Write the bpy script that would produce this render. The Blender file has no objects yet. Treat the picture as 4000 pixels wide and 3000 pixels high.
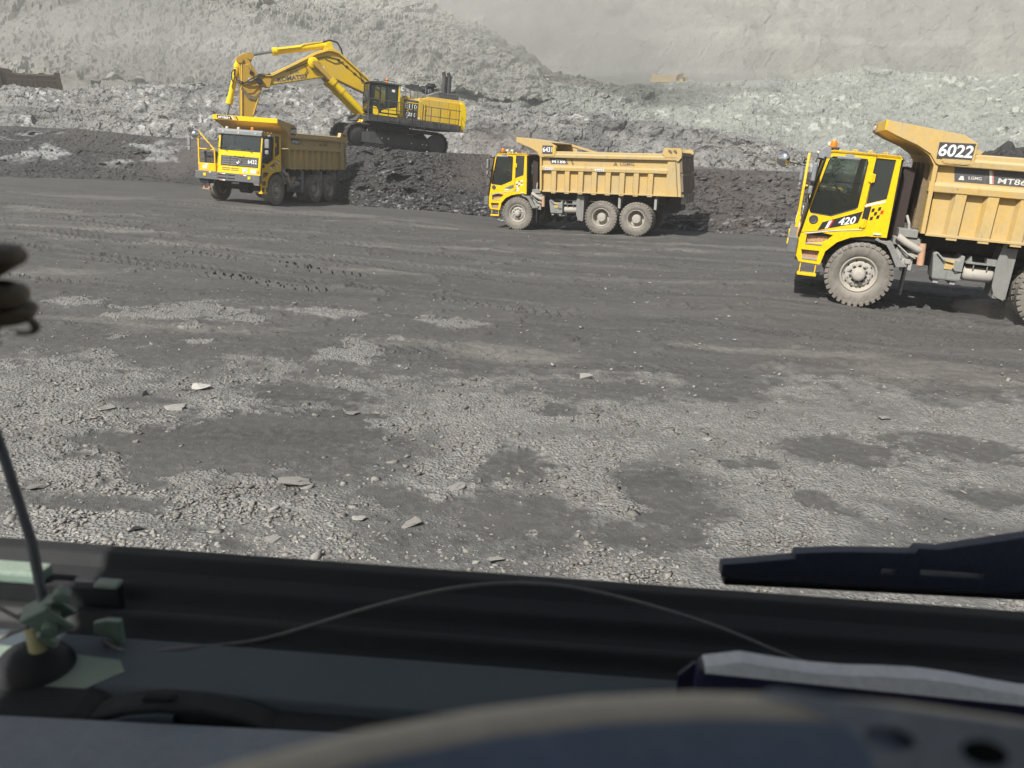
import bpy, bmesh, math, random
import numpy as np
from mathutils import Vector, Matrix, Euler
from mathutils.geometry import tessellate_polygon

random.seed(7)
rng = np.random.default_rng(11)
sc = bpy.context.scene
COL = sc.collection
PI = math.pi
rad = math.radians

# ------------------------------------------------------------------ camera
CAM_Z = 3.1846
cam = bpy.data.cameras.new('camera')
cam.sensor_width = 36.0
cam.lens = 3131.27 / 4000 * 36.0
cam.clip_start = 0.02
cam.clip_end = 3000
pitch, roll = 0.2863138, 0.05206
fw = Vector((0, math.cos(pitch), -math.sin(pitch)))
rt0 = Vector((1, 0, 0))
up0 = rt0.cross(fw)
rt = math.cos(roll) * rt0 + math.sin(roll) * up0
up = -math.sin(roll) * rt0 + math.cos(roll) * up0
camo = bpy.data.objects.new('camera', cam)
COL.objects.link(camo)
mw = Matrix((rt, up, -fw)).transposed().to_4x4()
mw.translation = Vector((0, 0, CAM_Z))
camo.matrix_world = mw
cam.dof.use_dof = True
cam.dof.focus_distance = 24.0
cam.dof.aperture_fstop = cam.lens / 1000 / 0.0042
sc.camera = camo

# ------------------------------------------------------------------ light
SUN_AZ, SUN_EL = rad(-145), rad(45)
world = bpy.data.worlds.new('World')
sc.world = world
world.use_nodes = True
wn = world.node_tree
bg = wn.nodes['Background']
sky = wn.nodes.new('ShaderNodeTexSky')
sky.sky_type = 'NISHITA'
sky.sun_disc = False
sky.sun_elevation = SUN_EL
sky.sun_rotation = SUN_AZ % (2 * PI)
sky.dust_density = 2.0
sky.air_density = 1.0
wn.links.new(sky.outputs[0], bg.inputs['Color'])
bg.inputs['Strength'].default_value = 0.05
sun = bpy.data.lights.new('sun', 'SUN')
sun.energy = 5.0
sun.angle = rad(0.55)
sun.color = (1.0, 0.965, 0.905)
suno = bpy.data.objects.new('sun', sun)
COL.objects.link(suno)
sdir = Vector((math.sin(SUN_AZ) * math.cos(SUN_EL), math.cos(SUN_AZ) * math.cos(SUN_EL), math.sin(SUN_EL)))
suno.rotation_euler = sdir.to_track_quat('Z', 'Y').to_euler()
suno.location = (-20, -30, 60)

sc.render.engine = 'CYCLES'
sc.view_settings.view_transform = 'Standard'
sc.view_settings.look = 'None'
sc.view_settings.exposure = 0.87
sc.view_settings.gamma = 1.0
sc.view_settings.use_curve_mapping = False
cy = sc.cycles
cy.max_bounces = 5
cy.diffuse_bounces = 3
cy.glossy_bounces = 2
cy.transmission_bounces = 4
cy.transparent_max_bounces = 10
cy.volume_bounces = 0
cy.use_denoising = True
try:
    cy.denoiser = 'OPENIMAGEDENOISE'
except Exception:
    pass
cy.use_adaptive_sampling = True
cy.adaptive_threshold = 0.02
cy.sample_clamp_indirect = 4.0
cy.caustics_reflective = False
cy.caustics_refractive = False

# ------------------------------------------------------------------ materials
class NT:
    """tiny node-tree helper"""
    def __init__(s, name):
        s.m = bpy.data.materials.new(name)
        s.m.use_nodes = True
        s.t = s.m.node_tree
        s.b = s.t.nodes['Principled BSDF']
        s.out = s.t.nodes['Material Output']
    def n(s, typ, **kw):
        nd = s.t.nodes.new(typ)
        for k, v in kw.items():
            setattr(nd, k, v)
        return nd
    def l(s, a, b):
        s.t.links.new(a, b)
    def coord(s, kind='Object'):
        if not hasattr(s, 'tc'):
            s.tc = s.n('ShaderNodeTexCoord')
        return s.tc.outputs[kind]
    def noise(s, scale, detail=4, rough=0.6, vec=None, dist=0.0):
        nd = s.n('ShaderNodeTexNoise')
        nd.inputs['Scale'].default_value = scale
        nd.inputs['Detail'].default_value = detail
        nd.inputs['Roughness'].default_value = rough
        nd.inputs['Distortion'].default_value = dist
        s.l(vec if vec is not None else s.coord(), nd.inputs['Vector'])
        return nd.outputs['Fac']
    def mapping(s, scale=(1, 1, 1), rot=(0, 0, 0), vec=None):
        nd = s.n('ShaderNodeMapping')
        nd.inputs['Scale'].default_value = scale
        nd.inputs['Rotation'].default_value = rot
        s.l(vec if vec is not None else s.coord(), nd.inputs['Vector'])
        return nd.outputs['Vector']
    def voro(s, scale, vec=None, feature='F1', out='Distance', rnd=1.0):
        nd = s.n('ShaderNodeTexVoronoi', feature=feature)
        nd.inputs['Scale'].default_value = scale
        nd.inputs['Randomness'].default_value = rnd
        s.l(vec if vec is not None else s.coord(), nd.inputs['Vector'])
        return nd.outputs[out]
    def ramp(s, fac, stops):
        nd = s.n('ShaderNodeValToRGB')
        e = nd.color_ramp.elements
        while len(e) < len(stops):
            e.new(0.5)
        for i, (p, c) in enumerate(stops):
            e[i].position = p
            e[i].color = (c, c, c, 1) if isinstance(c, (int, float)) else (*c, 1)
        s.l(fac, nd.inputs['Fac'])
        return nd.outputs['Color']
    def mix(s, fac, a, b, blend='MIX'):
        nd = s.n('ShaderNodeMix', data_type='RGBA', blend_type=blend)
        for val, sock in ((fac, nd.inputs[0]), (a, nd.inputs[6]), (b, nd.inputs[7])):
            if isinstance(val, (int, float)):
                sock.default_value = val if sock == nd.inputs[0] else (val, val, val, 1)
            elif isinstance(val, tuple):
                sock.default_value = (*val, 1)
            else:
                s.l(val, sock)
        return nd.outputs[2]
    def math(s, op, a, b=0.0):
        nd = s.n('ShaderNodeMath', operation=op)
        for val, sock in ((a, nd.inputs[0]), (b, nd.inputs[1])):
            if isinstance(val, (int, float)):
                sock.default_value = val
            else:
                s.l(val, sock)
        return nd.outputs[0]
    def attr(s, name):
        nd = s.n('ShaderNodeAttribute', attribute_name=name)
        return nd.outputs['Fac']
    def color(s, v):
        if isinstance(v, tuple):
            s.b.inputs['Base Color'].default_value = (*v, 1)
        else:
            s.l(v, s.b.inputs['Base Color'])
    def rough(s, v):
        if isinstance(v, (int, float)):
            s.b.inputs['Roughness'].default_value = v
        else:
            s.l(v, s.b.inputs['Roughness'])
    def bump(s, h, dist=0.05, strength=1.0):
        nd = s.n('ShaderNodeBump')
        nd.inputs['Distance'].default_value = dist
        nd.inputs['Strength'].default_value = strength
        s.l(h, nd.inputs['Height'])
        s.l(nd.outputs['Normal'], s.b.inputs['Normal'])
    def spec(s, v):
        s.b.inputs['Specular IOR Level'].default_value = v

DUST = (0.30, 0.255, 0.185)

def paint(name, base, dust=0.35, rough=0.45, metal=0.0, dustcol=DUST, scale=1.6, spec=0.4, grime=None):
    """painted or bare metal with settled dust: patchy, thicker low down and on upward faces"""
    t = NT(name)
    n1 = t.noise(scale, 6, 0.65)
    n2 = t.noise(scale * 9, 4, 0.7)
    streak = t.noise(2.2, 3, 0.6, t.mapping((5, 5, 0.5)))
    f = t.math('ADD', t.math('MULTIPLY', n1, 0.5), t.math('ADD', t.math('MULTIPLY', n2, 0.2), t.math('MULTIPLY', streak, 0.3)))
    geo = t.n('ShaderNodeNewGeometry')
    sep = t.n('ShaderNodeSeparateXYZ')
    t.l(geo.outputs['Normal'], sep.inputs[0])
    upf = t.math('MULTIPLY', t.math('MAXIMUM', sep.outputs['Z'], 0.0), 0.25)
    f = t.math('ADD', f, upf)
    fac = t.ramp(f, [(0.62 - 0.42 * dust, 0.0), (0.78 - 0.18 * dust, min(1.0, 0.25 + dust))])
    var = t.ramp(n2, [(0.3, tuple(c * 0.86 for c in base)), (0.7, tuple(min(1, c * 1.08) for c in base))])
    cc = t.mix(fac, var, dustcol)
    if grime:
        g1 = t.noise(0.55, 5, 0.7, t.mapping((1, 1, .6)))
        g2 = t.noise(5, 3, 0.7, t.mapping((1.2, 1.2, .25)))
        cc = t.mix(t.ramp(g1, [(0.44, 0.0), (0.68, 0.65)]), cc, grime)
        cc = t.mix(t.ramp(g2, [(0.60, 0.0), (0.74, 0.55)]), cc, tuple(q * .55 for q in grime))
        cc = t.mix(t.ramp(t.voro(3.1), [(0.035, 0.7), (0.06, 0.0)]), cc, (0.09, 0.075, 0.06))
    t.color(cc)
    t.rough(t.math('ADD', t.math('MULTIPLY', fac, 0.45), rough))
    t.b.inputs['Metallic'].default_value = metal
    t.spec(spec)
    t.bump(n2, 0.004, 0.35)
    return t.m

M = {}
M['cab_yellow'] = paint('cab_yellow', (0.80, 0.50, 0.004), 0.12, 0.32)
M['cab_yellow_clean'] = paint('cab_yellow_clean', (0.84, 0.545, 0.003), 0.03, 0.28)
M['body_tan'] = paint('body_tan', (0.54, 0.345, 0.085), 0.66, 0.55, dustcol=(0.45, 0.355, 0.19), grime=(0.33, 0.295, 0.21))
M['body_brown'] = paint('body_brown', (0.17, 0.11, 0.07), 0.6, 0.7, dustcol=(0.20, 0.16, 0.12))  # darker swap for the far truck, shade put into its colour
M['ex_yellow'] = paint('ex_yellow', (0.66, 0.43, 0.016), 0.26, 0.4, dustcol=(0.46, 0.35, 0.15), grime=(0.46, 0.35, 0.16))
M['ex_bright'] = paint('ex_bright', (0.80, 0.56, 0.004), 0.06, 0.3)
M['ex_arm'] = paint('ex_arm', (0.50, 0.30, 0.03), 0.4, 0.5, dustcol=(0.30, 0.22, 0.11))
M['dark_grey'] = paint('dark_grey', (0.045, 0.047, 0.050), 0.35, 0.5, dustcol=(0.14, 0.135, 0.125))
M['bumper_grey'] = paint('bumper_grey', (0.12, 0.125, 0.13), 0.35, 0.45, dustcol=(0.22, 0.21, 0.195))
M['visor_grey'] = paint('visor_grey', (0.21, 0.22, 0.225), 0.3, 0.45, dustcol=(0.28, 0.27, 0.25))
M['black'] = paint('black', (0.018, 0.018, 0.019), 0.15, 0.5, dustcol=(0.10, 0.095, 0.085))
M['chassis'] = paint('chassis', (0.03, 0.03, 0.032), 0.5, 0.6, dustcol=(0.11, 0.10, 0.09))
M['steel_dusty'] = paint('steel_dusty', (0.30, 0.30, 0.29), 0.6, 0.55, dustcol=(0.34, 0.315, 0.275))
M['tank_grey'] = paint('tank_grey', (0.20, 0.212, 0.205), 0.5, 0.55, dustcol=(0.28, 0.265, 0.235), grime=(0.17, 0.16, 0.145))
M['chrome'] = paint('chrome', (0.75, 0.76, 0.78), 0.03, 0.12, 1.0)
M['rod_steel'] = paint('rod_steel', (0.34, 0.36, 0.40), 0.05, 0.25, 0.8)
M['rust_pipe'] = paint('rust_pipe', (0.42, 0.24, 0.14), 0.35, 0.6, dustcol=(0.48, 0.36, 0.27))
M['tail_grey'] = paint('tail_grey', (0.17, 0.125, 0.085), 0.4, 0.6, dustcol=(0.22, 0.18, 0.14))
M['maroon'] = paint('maroon', (0.034, 0.022, 0.019), 0.2, 0.6, dustcol=(0.07, 0.056, 0.05))
M['tyre'] = paint('tyre', (0.06, 0.056, 0.052), 0.85, 0.8, dustcol=(0.235, 0.215, 0.185), spec=0.2)
M['wheel_steel'] = paint('wheel_steel', (0.36, 0.345, 0.31), 0.5, 0.55, dustcol=(0.38, 0.335, 0.27))
M['white'] = paint('white', (0.80, 0.80, 0.78), 0.05, 0.5)
M['white_worn'] = paint('white_worn', (0.62, 0.60, 0.54), 0.30, 0.6, dustcol=(0.50, 0.40, 0.25))
M['navy_print'] = paint('navy_print', (0.075, 0.07, 0.13), 0.15, 0.5, dustcol=(0.25, 0.2, 0.14))
M['decal_grey'] = paint('decal_grey', (0.085, 0.085, 0.09), 0.2, 0.5, dustcol=(0.32, 0.25, 0.16))
M['decal_brown'] = paint('decal_brown', (0.16, 0.12, 0.07), 0.3, 0.6, dustcol=(0.40, 0.29, 0.15))
M['red'] = paint('red', (0.55, 0.03, 0.025), 0.1, 0.4)
M['pink_tape'] = paint('pink_tape', (0.62, 0.22, 0.2), 0.2, 0.5)
M['orange'] = paint('orange', (0.80, 0.20, 0.01), 0.03, 0.25)
M['lamp_yellow'] = paint('lamp_yellow', (0.80, 0.58, 0.01), 0.02, 0.25)
M['lens'] = paint('lens', (0.62, 0.60, 0.52), 0.15, 0.2)
M['seat'] = paint('seat', (0.03, 0.03, 0.032), 0.1, 0.8)

def glass_mat(name, tint, refl=0.12, clear=0.55):
    t = NT(name)
    tr = t.n('ShaderNodeBsdfTransparent')
    tr.inputs['Color'].default_value = (*tint, 1)
    gl = t.n('ShaderNodeBsdfGlossy')
    gl.inputs['Roughness'].default_value = 0.06
    gl.inputs['Color'].default_value = (0.9, 0.95, 0.93, 1)
    df = t.n('ShaderNodeBsdfDiffuse')
    df.inputs['Color'].default_value = (0.05, 0.055, 0.05, 1)
    m1 = t.n('ShaderNodeMixShader')
    fr = t.n('ShaderNodeFresnel')
    fr.inputs['IOR'].default_value = 1.5
    t.l(t.math('MULTIPLY', fr.outputs[0], 1.4), m1.inputs[0])
    m2 = t.n('ShaderNodeMixShader')
    m2.inputs[0].default_value = 1 - clear
    t.l(tr.outputs[0], m2.inputs[1])
    t.l(df.outputs[0], m2.inputs[2])
    t.l(m2.outputs[0], m1.inputs[1])
    t.l(gl.outputs[0], m1.inputs[2])
    t.l(m1.outputs[0], t.out.inputs['Surface'])
    return t.m
M['glass_dark'] = glass_mat('glass_dark', (0.76, 0.81, 0.77), clear=0.95)
M['glass_black'] = glass_mat('glass_black', (0.05, 0.05, 0.05), clear=0.4)
M['glass_front'] = glass_mat('glass_front', (0.80, 0.85, 0.82), clear=0.93)
t = NT('clear_pane')
tr = t.n('ShaderNodeBsdfTransparent')
tr.inputs['Color'].default_value = (1, 1, 1, 1)
t.l(tr.outputs[0], t.out.inputs['Surface'])
M['clear_pane'] = t.m

# ------------------------------------------------------------------ mesh helpers
class MB:
    def __init__(s):
        s.v, s.f = [], []
    def add(s, vs, fs, mat=None):
        o = len(s.v)
        if mat is not None:
            vs = [tuple(mat @ Vector(p)) for p in vs]
        s.v += [tuple(p) for p in vs]
        s.f += [tuple(i + o for i in f) for f in fs]
        return s
    def box(s, x0, x1, y0, y1, z0, z1, mat=None):
        if x0 > x1: x0, x1 = x1, x0
        if y0 > y1: y0, y1 = y1, y0
        if z0 > z1: z0, z1 = z1, z0
        vs = [(x0, y0, z0), (x1, y0, z0), (x1, y1, z0), (x0, y1, z0), (x0, y0, z1), (x1, y0, z1), (x1, y1, z1), (x0, y1, z1)]
        fs = [(3, 2, 1, 0), (4, 5, 6, 7), (0, 1, 5, 4), (1, 2, 6, 5), (2, 3, 7, 6), (3, 0, 4, 7)]
        return s.add(vs, fs, mat)
    def cbox(s, c, size, rot=None):
        m = Matrix.Translation(c)
        if rot is not None:
            m = m @ Euler(rot).to_matrix().to_4x4()
        a, b, d = (q / 2 for q in size)
        return s.box(-a, a, -b, b, -d, d, m)
    def prism(s, poly, a, b, axis='y', holes=()):
        """poly of 2D points extruded along axis from a to b (y: poly is (x,z); x: (y,z); z: (x,y))"""
        loops = [list(poly)] + [list(h) for h in holes]
        flat = [p for lp in loops for p in lp]
        tri = tessellate_polygon([[Vector((p[0], p[1], 0)) for p in lp] for lp in loops]) if (holes or len(poly) > 4) else None
        def P(p, w):
            return (p[0], w, p[1]) if axis == 'y' else (w, p[0], p[1]) if axis == 'x' else (p[0], p[1], w)
        n = len(flat)
        vs = [P(p, a) for p in flat] + [P(p, b) for p in flat]
        fs = []
        if tri is None:
            fs += [tuple(range(n - 1, -1, -1)), tuple(range(n, 2 * n))]
        else:
            for q in tri:
                fs += [tuple(q), tuple(i + n for i in reversed(q))]
        o = 0
        for lp in loops:
            k = len(lp)
            for i in range(k):
                j = (i + 1) % k
                fs.append((o + i, o + j, o + j + n, o + i + n))
            o += k
        return s.add(vs, fs)
    def cyl(s, p0, p1, r0, r1=None, n=16, cap=True):
        r1 = r0 if r1 is None else r1
        p0, p1 = Vector(p0), Vector(p1)
        d = (p1 - p0).normalized()
        a = d.orthogonal().normalized()
        b = d.cross(a)
        vs = []
        for p, r in ((p0, r0), (p1, r1)):
            for i in range(n):
                w = 2 * PI * i / n
                vs.append(p + a * (r * math.cos(w)) + b * (r * math.sin(w)))
        fs = [(i, (i + 1) % n, n + (i + 1) % n, n + i) for i in range(n)]
        if cap:
            fs += [tuple(range(n - 1, -1, -1)), tuple(range(n, 2 * n))]
        return s.add(vs, fs)
    def lathe(s, prof, n=32, c=(0, 0, 0), axis='y', closed=False):
        """prof: (radius, along)"""
        vs, fs = [], []
        for r, w in prof:
            for i in range(n):
                q = 2 * PI * i / n
                a, b = r * math.cos(q), r * math.sin(q)
                p = (a, w, b) if axis == 'y' else (w, a, b) if axis == 'x' else (a, b, w)
                vs.append((p[0] + c[0], p[1] + c[1], p[2] + c[2]))
        k = len(prof)
        for j in range(k if closed else k - 1):
            jj = (j + 1) % k
            for i in range(n):
                ii = (i + 1) % n
                fs.append((j * n + i, j * n + ii, jj * n + ii, jj * n + i))
        return s.add(vs, fs)
    def tube(s, pts, r, n=8, taper=None):
        pts = [Vector(p) for p in pts]
        vs, fs = [], []
        d0 = (pts[1] - pts[0]).normalized()
        a = d0.orthogonal().normalized()
        for k, p in enumerate(pts):
            d = (pts[min(k + 1, len(pts) - 1)] - pts[max(k - 1, 0)]).normalized()
            a = (a - d * a.dot(d)).normalized()
            b = d.cross(a)
            rr = r if taper is None else r + (taper - r) * k / (len(pts) - 1)
            for i in range(n):
                w = 2 * PI * i / n
                vs.append(p + a * (rr * math.cos(w)) + b * (rr * math.sin(w)))
        for k in range(len(pts) - 1):
            for i in range(n):
                fs.append((k * n + i, k * n + (i + 1) % n, (k + 1) * n + (i + 1) % n, (k + 1) * n + i))
        fs += [tuple(range(n - 1, -1, -1)), tuple((len(pts) - 1) * n + i for i in range(n))]
        return s.add(vs, fs)
    def mesh(s, name, mat):
        me = bpy.data.meshes.new(name)
        me.from_pydata(s.v, [], s.f)
        bm = bmesh.new()
        bm.from_mesh(me)
        bmesh.ops.recalc_face_normals(bm, faces=bm.faces)
        bm.to_mesh(me)
        bm.free()
        if mat is not None:
            me.materials.append(M[mat] if isinstance(mat, str) else mat)
        return me
    def build(s, name, mat, parent=None, bevel=0.0, smooth=False, seg=2, loc=None, rot=None, kind=None, label=None):
        me = s.mesh(name, mat)
        return link(name, me, parent, bevel, smooth, seg, loc, rot, kind, label)

_last = {}
def last(p):
    return _last[p.name]

def link(name, me, parent=None, bevel=0.0, smooth=False, seg=2, loc=None, rot=None, kind=None, label=None):
    o = bpy.data.objects.new(name, me)
    COL.objects.link(o)
    if parent is not None:
        o.parent = parent
        _last[parent.name] = o
    if loc is not None:
        o.location = loc
    if rot is not None:
        o.rotation_euler = rot
    if smooth and me.polygons:
        if smooth is True:
            smooth = 40
        me.polygons.foreach_set('use_smooth', [True] * len(me.polygons))
        try:
            me.set_sharp_from_angle(angle=rad(smooth))
        except Exception:
            pass
    if bevel > 0:
        md = o.modifiers.new('bevel', 'BEVEL')
        md.width = bevel
        md.segments = seg
        md.limit_method = 'ANGLE'
        md.angle_limit = rad(35)
    if kind:
        o['kind'] = kind
    if label:
        o['label'] = label
    return o

def tag(o, label, cat, group=None):
    o['label'] = label
    o['category'] = cat
    if group:
        o['group'] = group
    return o

def empty(name, parent=None):
    o = bpy.data.objects.new(name, None)
    o.empty_display_size = 0.3
    COL.objects.link(o)
    if parent is not None:
        o.parent = parent
    return o

def copy_tree(o, parent=None):
    c = o.copy()
    COL.objects.link(c)
    c.parent = parent
    for ch in list(o.children):
        copy_tree(ch, c)
    return c

_txt = {}
def text(body, size, mat, parent, org, X, Y, name='lettering', bold=0.0, shear=0.0, width=None, depth=0.002, label=None):
    """flat lettering as mesh; org = centre, X = reading direction, Y = up"""
    cu = bpy.data.curves.new('lettering', 'FONT')
    cu.body = body
    cu.size = size
    cu.align_x = 'CENTER'
    cu.align_y = 'CENTER'
    cu.extrude = depth
    cu.offset = bold * size
    cu.shear = shear
    cu.resolution_u = 3
    to = bpy.data.objects.new('lettering', cu)
    COL.objects.link(to)
    dg = bpy.context.evaluated_depsgraph_get()
    me = bpy.data.meshes.new_from_object(to.evaluated_get(dg))
    bpy.data.objects.remove(to)
    bpy.data.curves.remove(cu)
    me.name = name
    co = np.empty(len(me.vertices) * 3, np.float32)
    me.vertices.foreach_get('co', co)
    co = co.reshape(-1, 3)
    w = co[:, 0].max() - co[:, 0].min()
    co[:, 0] -= (co[:, 0].max() + co[:, 0].min()) / 2
    co[:, 1] -= (co[:, 1].max() + co[:, 1].min()) / 2
    if width:
        co[:, 0] *= width / w
    X, Y = Vector(X).normalized(), Vector(Y).normalized()
    Z = X.cross(Y)
    R3 = np.array([X, Y, Z])
    co = co @ R3 + np.array(org)
    me.vertices.foreach_set('co', co.astype(np.float32).ravel())
    me.materials.clear()
    me.materials.append(M[mat])
    o = link(name, me, parent, label=label)
    return o
LX, LY = (-1, 0, 0), (0, 0, 1)       # lettering on a left side (faces +y)
FX = (0, 1, 0)                        # lettering on a front (faces +x)

# ------------------------------------------------------------------ numeric noise
def hsh(ix, iy, seed):
    h = (ix.astype(np.int64) * 374761393 + iy.astype(np.int64) * 668265263 + seed * 1442695041) & 0xFFFFFFFF
    h = ((h ^ (h >> 13)) * 1274126177) & 0xFFFFFFFF
    h = ((h ^ (h >> 16)) * 2246822519) & 0xFFFFFFFF
    h = h ^ (h >> 15)
    return (h & 0xFFFFFF) / float(0xFFFFFF)

def vnoise(x, y, seed):
    ix, iy = np.floor(x), np.floor(y)
    fx, fy = x - ix, y - iy
    fx, fy = fx * fx * fx * (fx * (fx * 6 - 15) + 10), fy * fy * fy * (fy * (fy * 6 - 15) + 10)
    a, b = hsh(ix, iy, seed), hsh(ix + 1, iy, seed)
    c, d = hsh(ix, iy + 1, seed), hsh(ix + 1, iy + 1, seed)
    return (a + (b - a) * fx) * (1 - fy) + (c + (d - c) * fx) * fy - 0.5

def fbm(x, y, seed, octv=4, gain=0.5):
    s, a = 0, 1.0
    for k in range(octv):
        c, sn = math.cos(0.6 * k), math.sin(0.6 * k)
        s = s + a * vnoise((c * x - sn * y) * 2 ** k, (sn * x + c * y) * 2 ** k, seed + k * 17)
        a *= gain
    return s

def facet(x, y, seed, tilt=1.0):
    """broken rock: every cell is its own tilted plane with a step at its edges"""
    ix, iy = np.floor(x), np.floor(y)
    best = np.full(x.shape, 1e9)
    val = np.zeros(x.shape)
    for di in (-1, 0, 1):
        for dj in (-1, 0, 1):
            cx, cyy = ix + di, iy + dj
            px = cx + hsh(cx, cyy, seed)
            py = cyy + hsh(cx, cyy, seed + 1)
            dx, dy = x - px, y - py
            d = dx * dx + dy * dy
            h = hsh(cx, cyy, seed + 2) - 0.5 + tilt * (dx * (hsh(cx, cyy, seed + 3) - 0.5) + dy * (hsh(cx, cyy, seed + 4) - 0.5)) * 1.6
            sel = d < best
            best = np.where(sel, d, best)
            val = np.where(sel, h, val)
    return val - best * 0.35

def sstep(a, b, x):
    q = np.clip((x - a) / (b - a), 0, 1)
    return q * q * (3 - 2 * q)

def grid_mesh(name, P, mat, attrs=None, smooth=False, kind='structure'):
    """P: (rows, cols, 3) array"""
    r, c = P.shape[:2]
    me = bpy.data.meshes.new(name)
    idx = np.arange(r * c).reshape(r, c)
    q = np.stack([idx[:-1, :-1], idx[:-1, 1:], idx[1:, 1:], idx[1:, :-1]], -1).reshape(-1, 4)
    me.vertices.add(r * c)
    me.vertices.foreach_set('co', P.astype(np.float32).ravel())
    me.loops.add(q.size)
    me.loops.foreach_set('vertex_index', q.astype(np.int32).ravel())
    me.polygons.add(len(q))
    me.polygons.foreach_set('loop_start', np.arange(0, q.size, 4, dtype=np.int32))
    me.update(calc_edges=True)
    me.polygons.foreach_set('use_smooth', [smooth] * len(q))
    for k, a in (attrs or {}).items():
        at = me.attributes.new(k, 'FLOAT', 'POINT')
        at.data.foreach_set('value', np.ascontiguousarray(a, dtype=np.float32).ravel())
    me.materials.append(M[mat])
    o = bpy.data.objects.new(name, me)
    COL.objects.link(o)
    o['kind'] = kind
    return o

# ------------------------------------------------------------------ terrain materials
t = NT('pit_dust')
g = t.attr('gravel')
w = t.attr('warm')
n1 = t.noise(0.25, 4, 0.6)
n2 = t.noise(9, 5, 0.7)
n3 = t.noise(70, 2, 0.6)
streak = t.noise(1.0, 5, 0.65, t.mapping((0.10, 0.8, 1), (0, 0, rad(-14))))
dust = t.mix(t.ramp(streak, [(0.3, 0.0), (0.75, 1.0)]), (0.050, 0.049, 0.0475), (0.100, 0.097, 0.092))
dust = t.mix(t.ramp(n1, [(0.35, 0.0), (0.7, 0.6)]), dust, (0.073, 0.069, 0.065))
dust = t.mix(t.ramp(n2, [(0.42, 0.0), (0.8, 0.7)]), dust, (0.115, 0.112, 0.106))
speck = t.voro(26)
dust = t.mix(t.ramp(speck, [(0.05, 0.75), (0.10, 0.0)]), dust, (0.30, 0.30, 0.29))
grav = t.mix(t.ramp(t.voro(22, out='Color'), [(0.15, 0.0), (0.9, 1.0)]), (0.145, 0.143, 0.136), (0.24, 0.237, 0.226))
grav = t.mix(t.ramp(n3, [(0.3, 0.0), (0.75, 0.75)]), grav, (0.17, 0.163, 0.15))
gf = t.ramp(t.math('ADD', g, t.math('MULTIPLY', t.math('SUBTRACT', n2, 0.5), 0.7)), [(0.05, 0.0), (0.80, 1.0)])
rut = t.attr('rut')
dust = t.mix(t.math('MULTIPLY', t.math('MAXIMUM', rut, 0.0), 0.5), dust, (0.048, 0.047, 0.046))
dust = t.mix(t.math('MULTIPLY', t.math('MAXIMUM', t.math('MULTIPLY', rut, -1.0), 0.0), 0.5), dust, (0.17, 0.163, 0.15))
col = t.mix(gf, dust, grav)
col = t.mix(t.math('MULTIPLY', w, t.ramp(n2, [(0.3, 0.4), (0.7, 1.3)])), col, (0.30, 0.285, 0.255))
t.color(col)
t.rough(0.92)
t.spec(0.25)
hgt = t.math('ADD', t.math('MULTIPLY', n2, 0.5), t.math('ADD', t.math('MULTIPLY', n3, 0.3), t.math('MULTIPLY', t.math('MULTIPLY', t.voro(30), gf), 1.0)))
t.bump(hgt, 0.028, 1.0)
M['pit_dust'] = t.m

def rock_mat(name, a, b, cspec, scale=1.0, bumpd=0.25, warm=None, streaks=False):
    t = NT(name)
    n1 = t.noise(0.16 * scale, 4, 0.6)
    n2 = t.noise(1.3 * scale, 6, 0.7)
    n3 = t.noise(5.0 * scale, 4, 0.7)
    c = t.mix(t.ramp(n1, [(0.32, 0.0), (0.68, 1.0)]), a, b)
    c = t.mix(t.ramp(n2, [(0.38, 0.55), (0.55, 0.0)]), c, tuple(q * 0.62 for q in a))
    c = t.mix(t.ramp(n3, [(0.55, 0.0), (0.78, 0.9)]), c, cspec)
    if warm:
        c = t.mix(t.ramp(t.noise(0.07 * scale, 3), [(0.45, 0.0), (0.7, 0.6)]), c, warm)
    if streaks:
        c = t.mix(t.ramp(t.noise(0.10, 5, 0.65, t.mapping((1, 1, .18))), [(0.40, 0.0), (0.70, 0.9)]), c, tuple(q * .74 for q in a))
        c = t.mix(t.ramp(t.noise(0.035, 6, 0.7), [(0.42, 0.0), (0.62, 0.7)]), c, tuple(q * .72 for q in a))
        c = t.mix(t.ramp(t.noise(0.05, 4, 0.6, t.mapping((.12, .12, 1.6), (.0, .06, 0))), [(0.50, 0.0), (0.70, 0.6)]), c, cspec)
    tone = t.attr('tone')
    c = t.mix(t.math('MULTIPLY', tone, 1.0), c, cspec)
    dk = t.attr('coal')  # coal patches, and the shade painted on the hill
    c = t.mix(dk, c, (0.042, 0.041, 0.042))
    t.color(c)
    t.rough(0.9)
    t.spec(0.25)
    v = t.voro(1.6 * scale, t.mapping((1, 1, 1), (0.5, 0.3, 0.2)))
    v2 = t.voro(4.5 * scale)
    h = t.math('ADD', t.math('MULTIPLY', v, 0.5), t.math('ADD', t.math('MULTIPLY', v2, 0.25), t.math('MULTIPLY', n2, 0.8)))
    t.bump(h, bumpd, 1.0)
    return t.m
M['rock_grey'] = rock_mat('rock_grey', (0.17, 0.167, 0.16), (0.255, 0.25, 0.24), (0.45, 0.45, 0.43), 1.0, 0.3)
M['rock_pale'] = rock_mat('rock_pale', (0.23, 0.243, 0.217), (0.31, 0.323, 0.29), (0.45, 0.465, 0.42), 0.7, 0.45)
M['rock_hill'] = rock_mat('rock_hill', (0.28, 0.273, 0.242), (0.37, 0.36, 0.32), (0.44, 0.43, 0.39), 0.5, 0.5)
M['rock_wall'] = rock_mat('rock_wall', (0.42, 0.415, 0.365), (0.55, 0.545, 0.485), (0.64, 0.635, 0.57), 0.2, 0.6, warm=(0.45, 0.42, 0.35), streaks=True)

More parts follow.
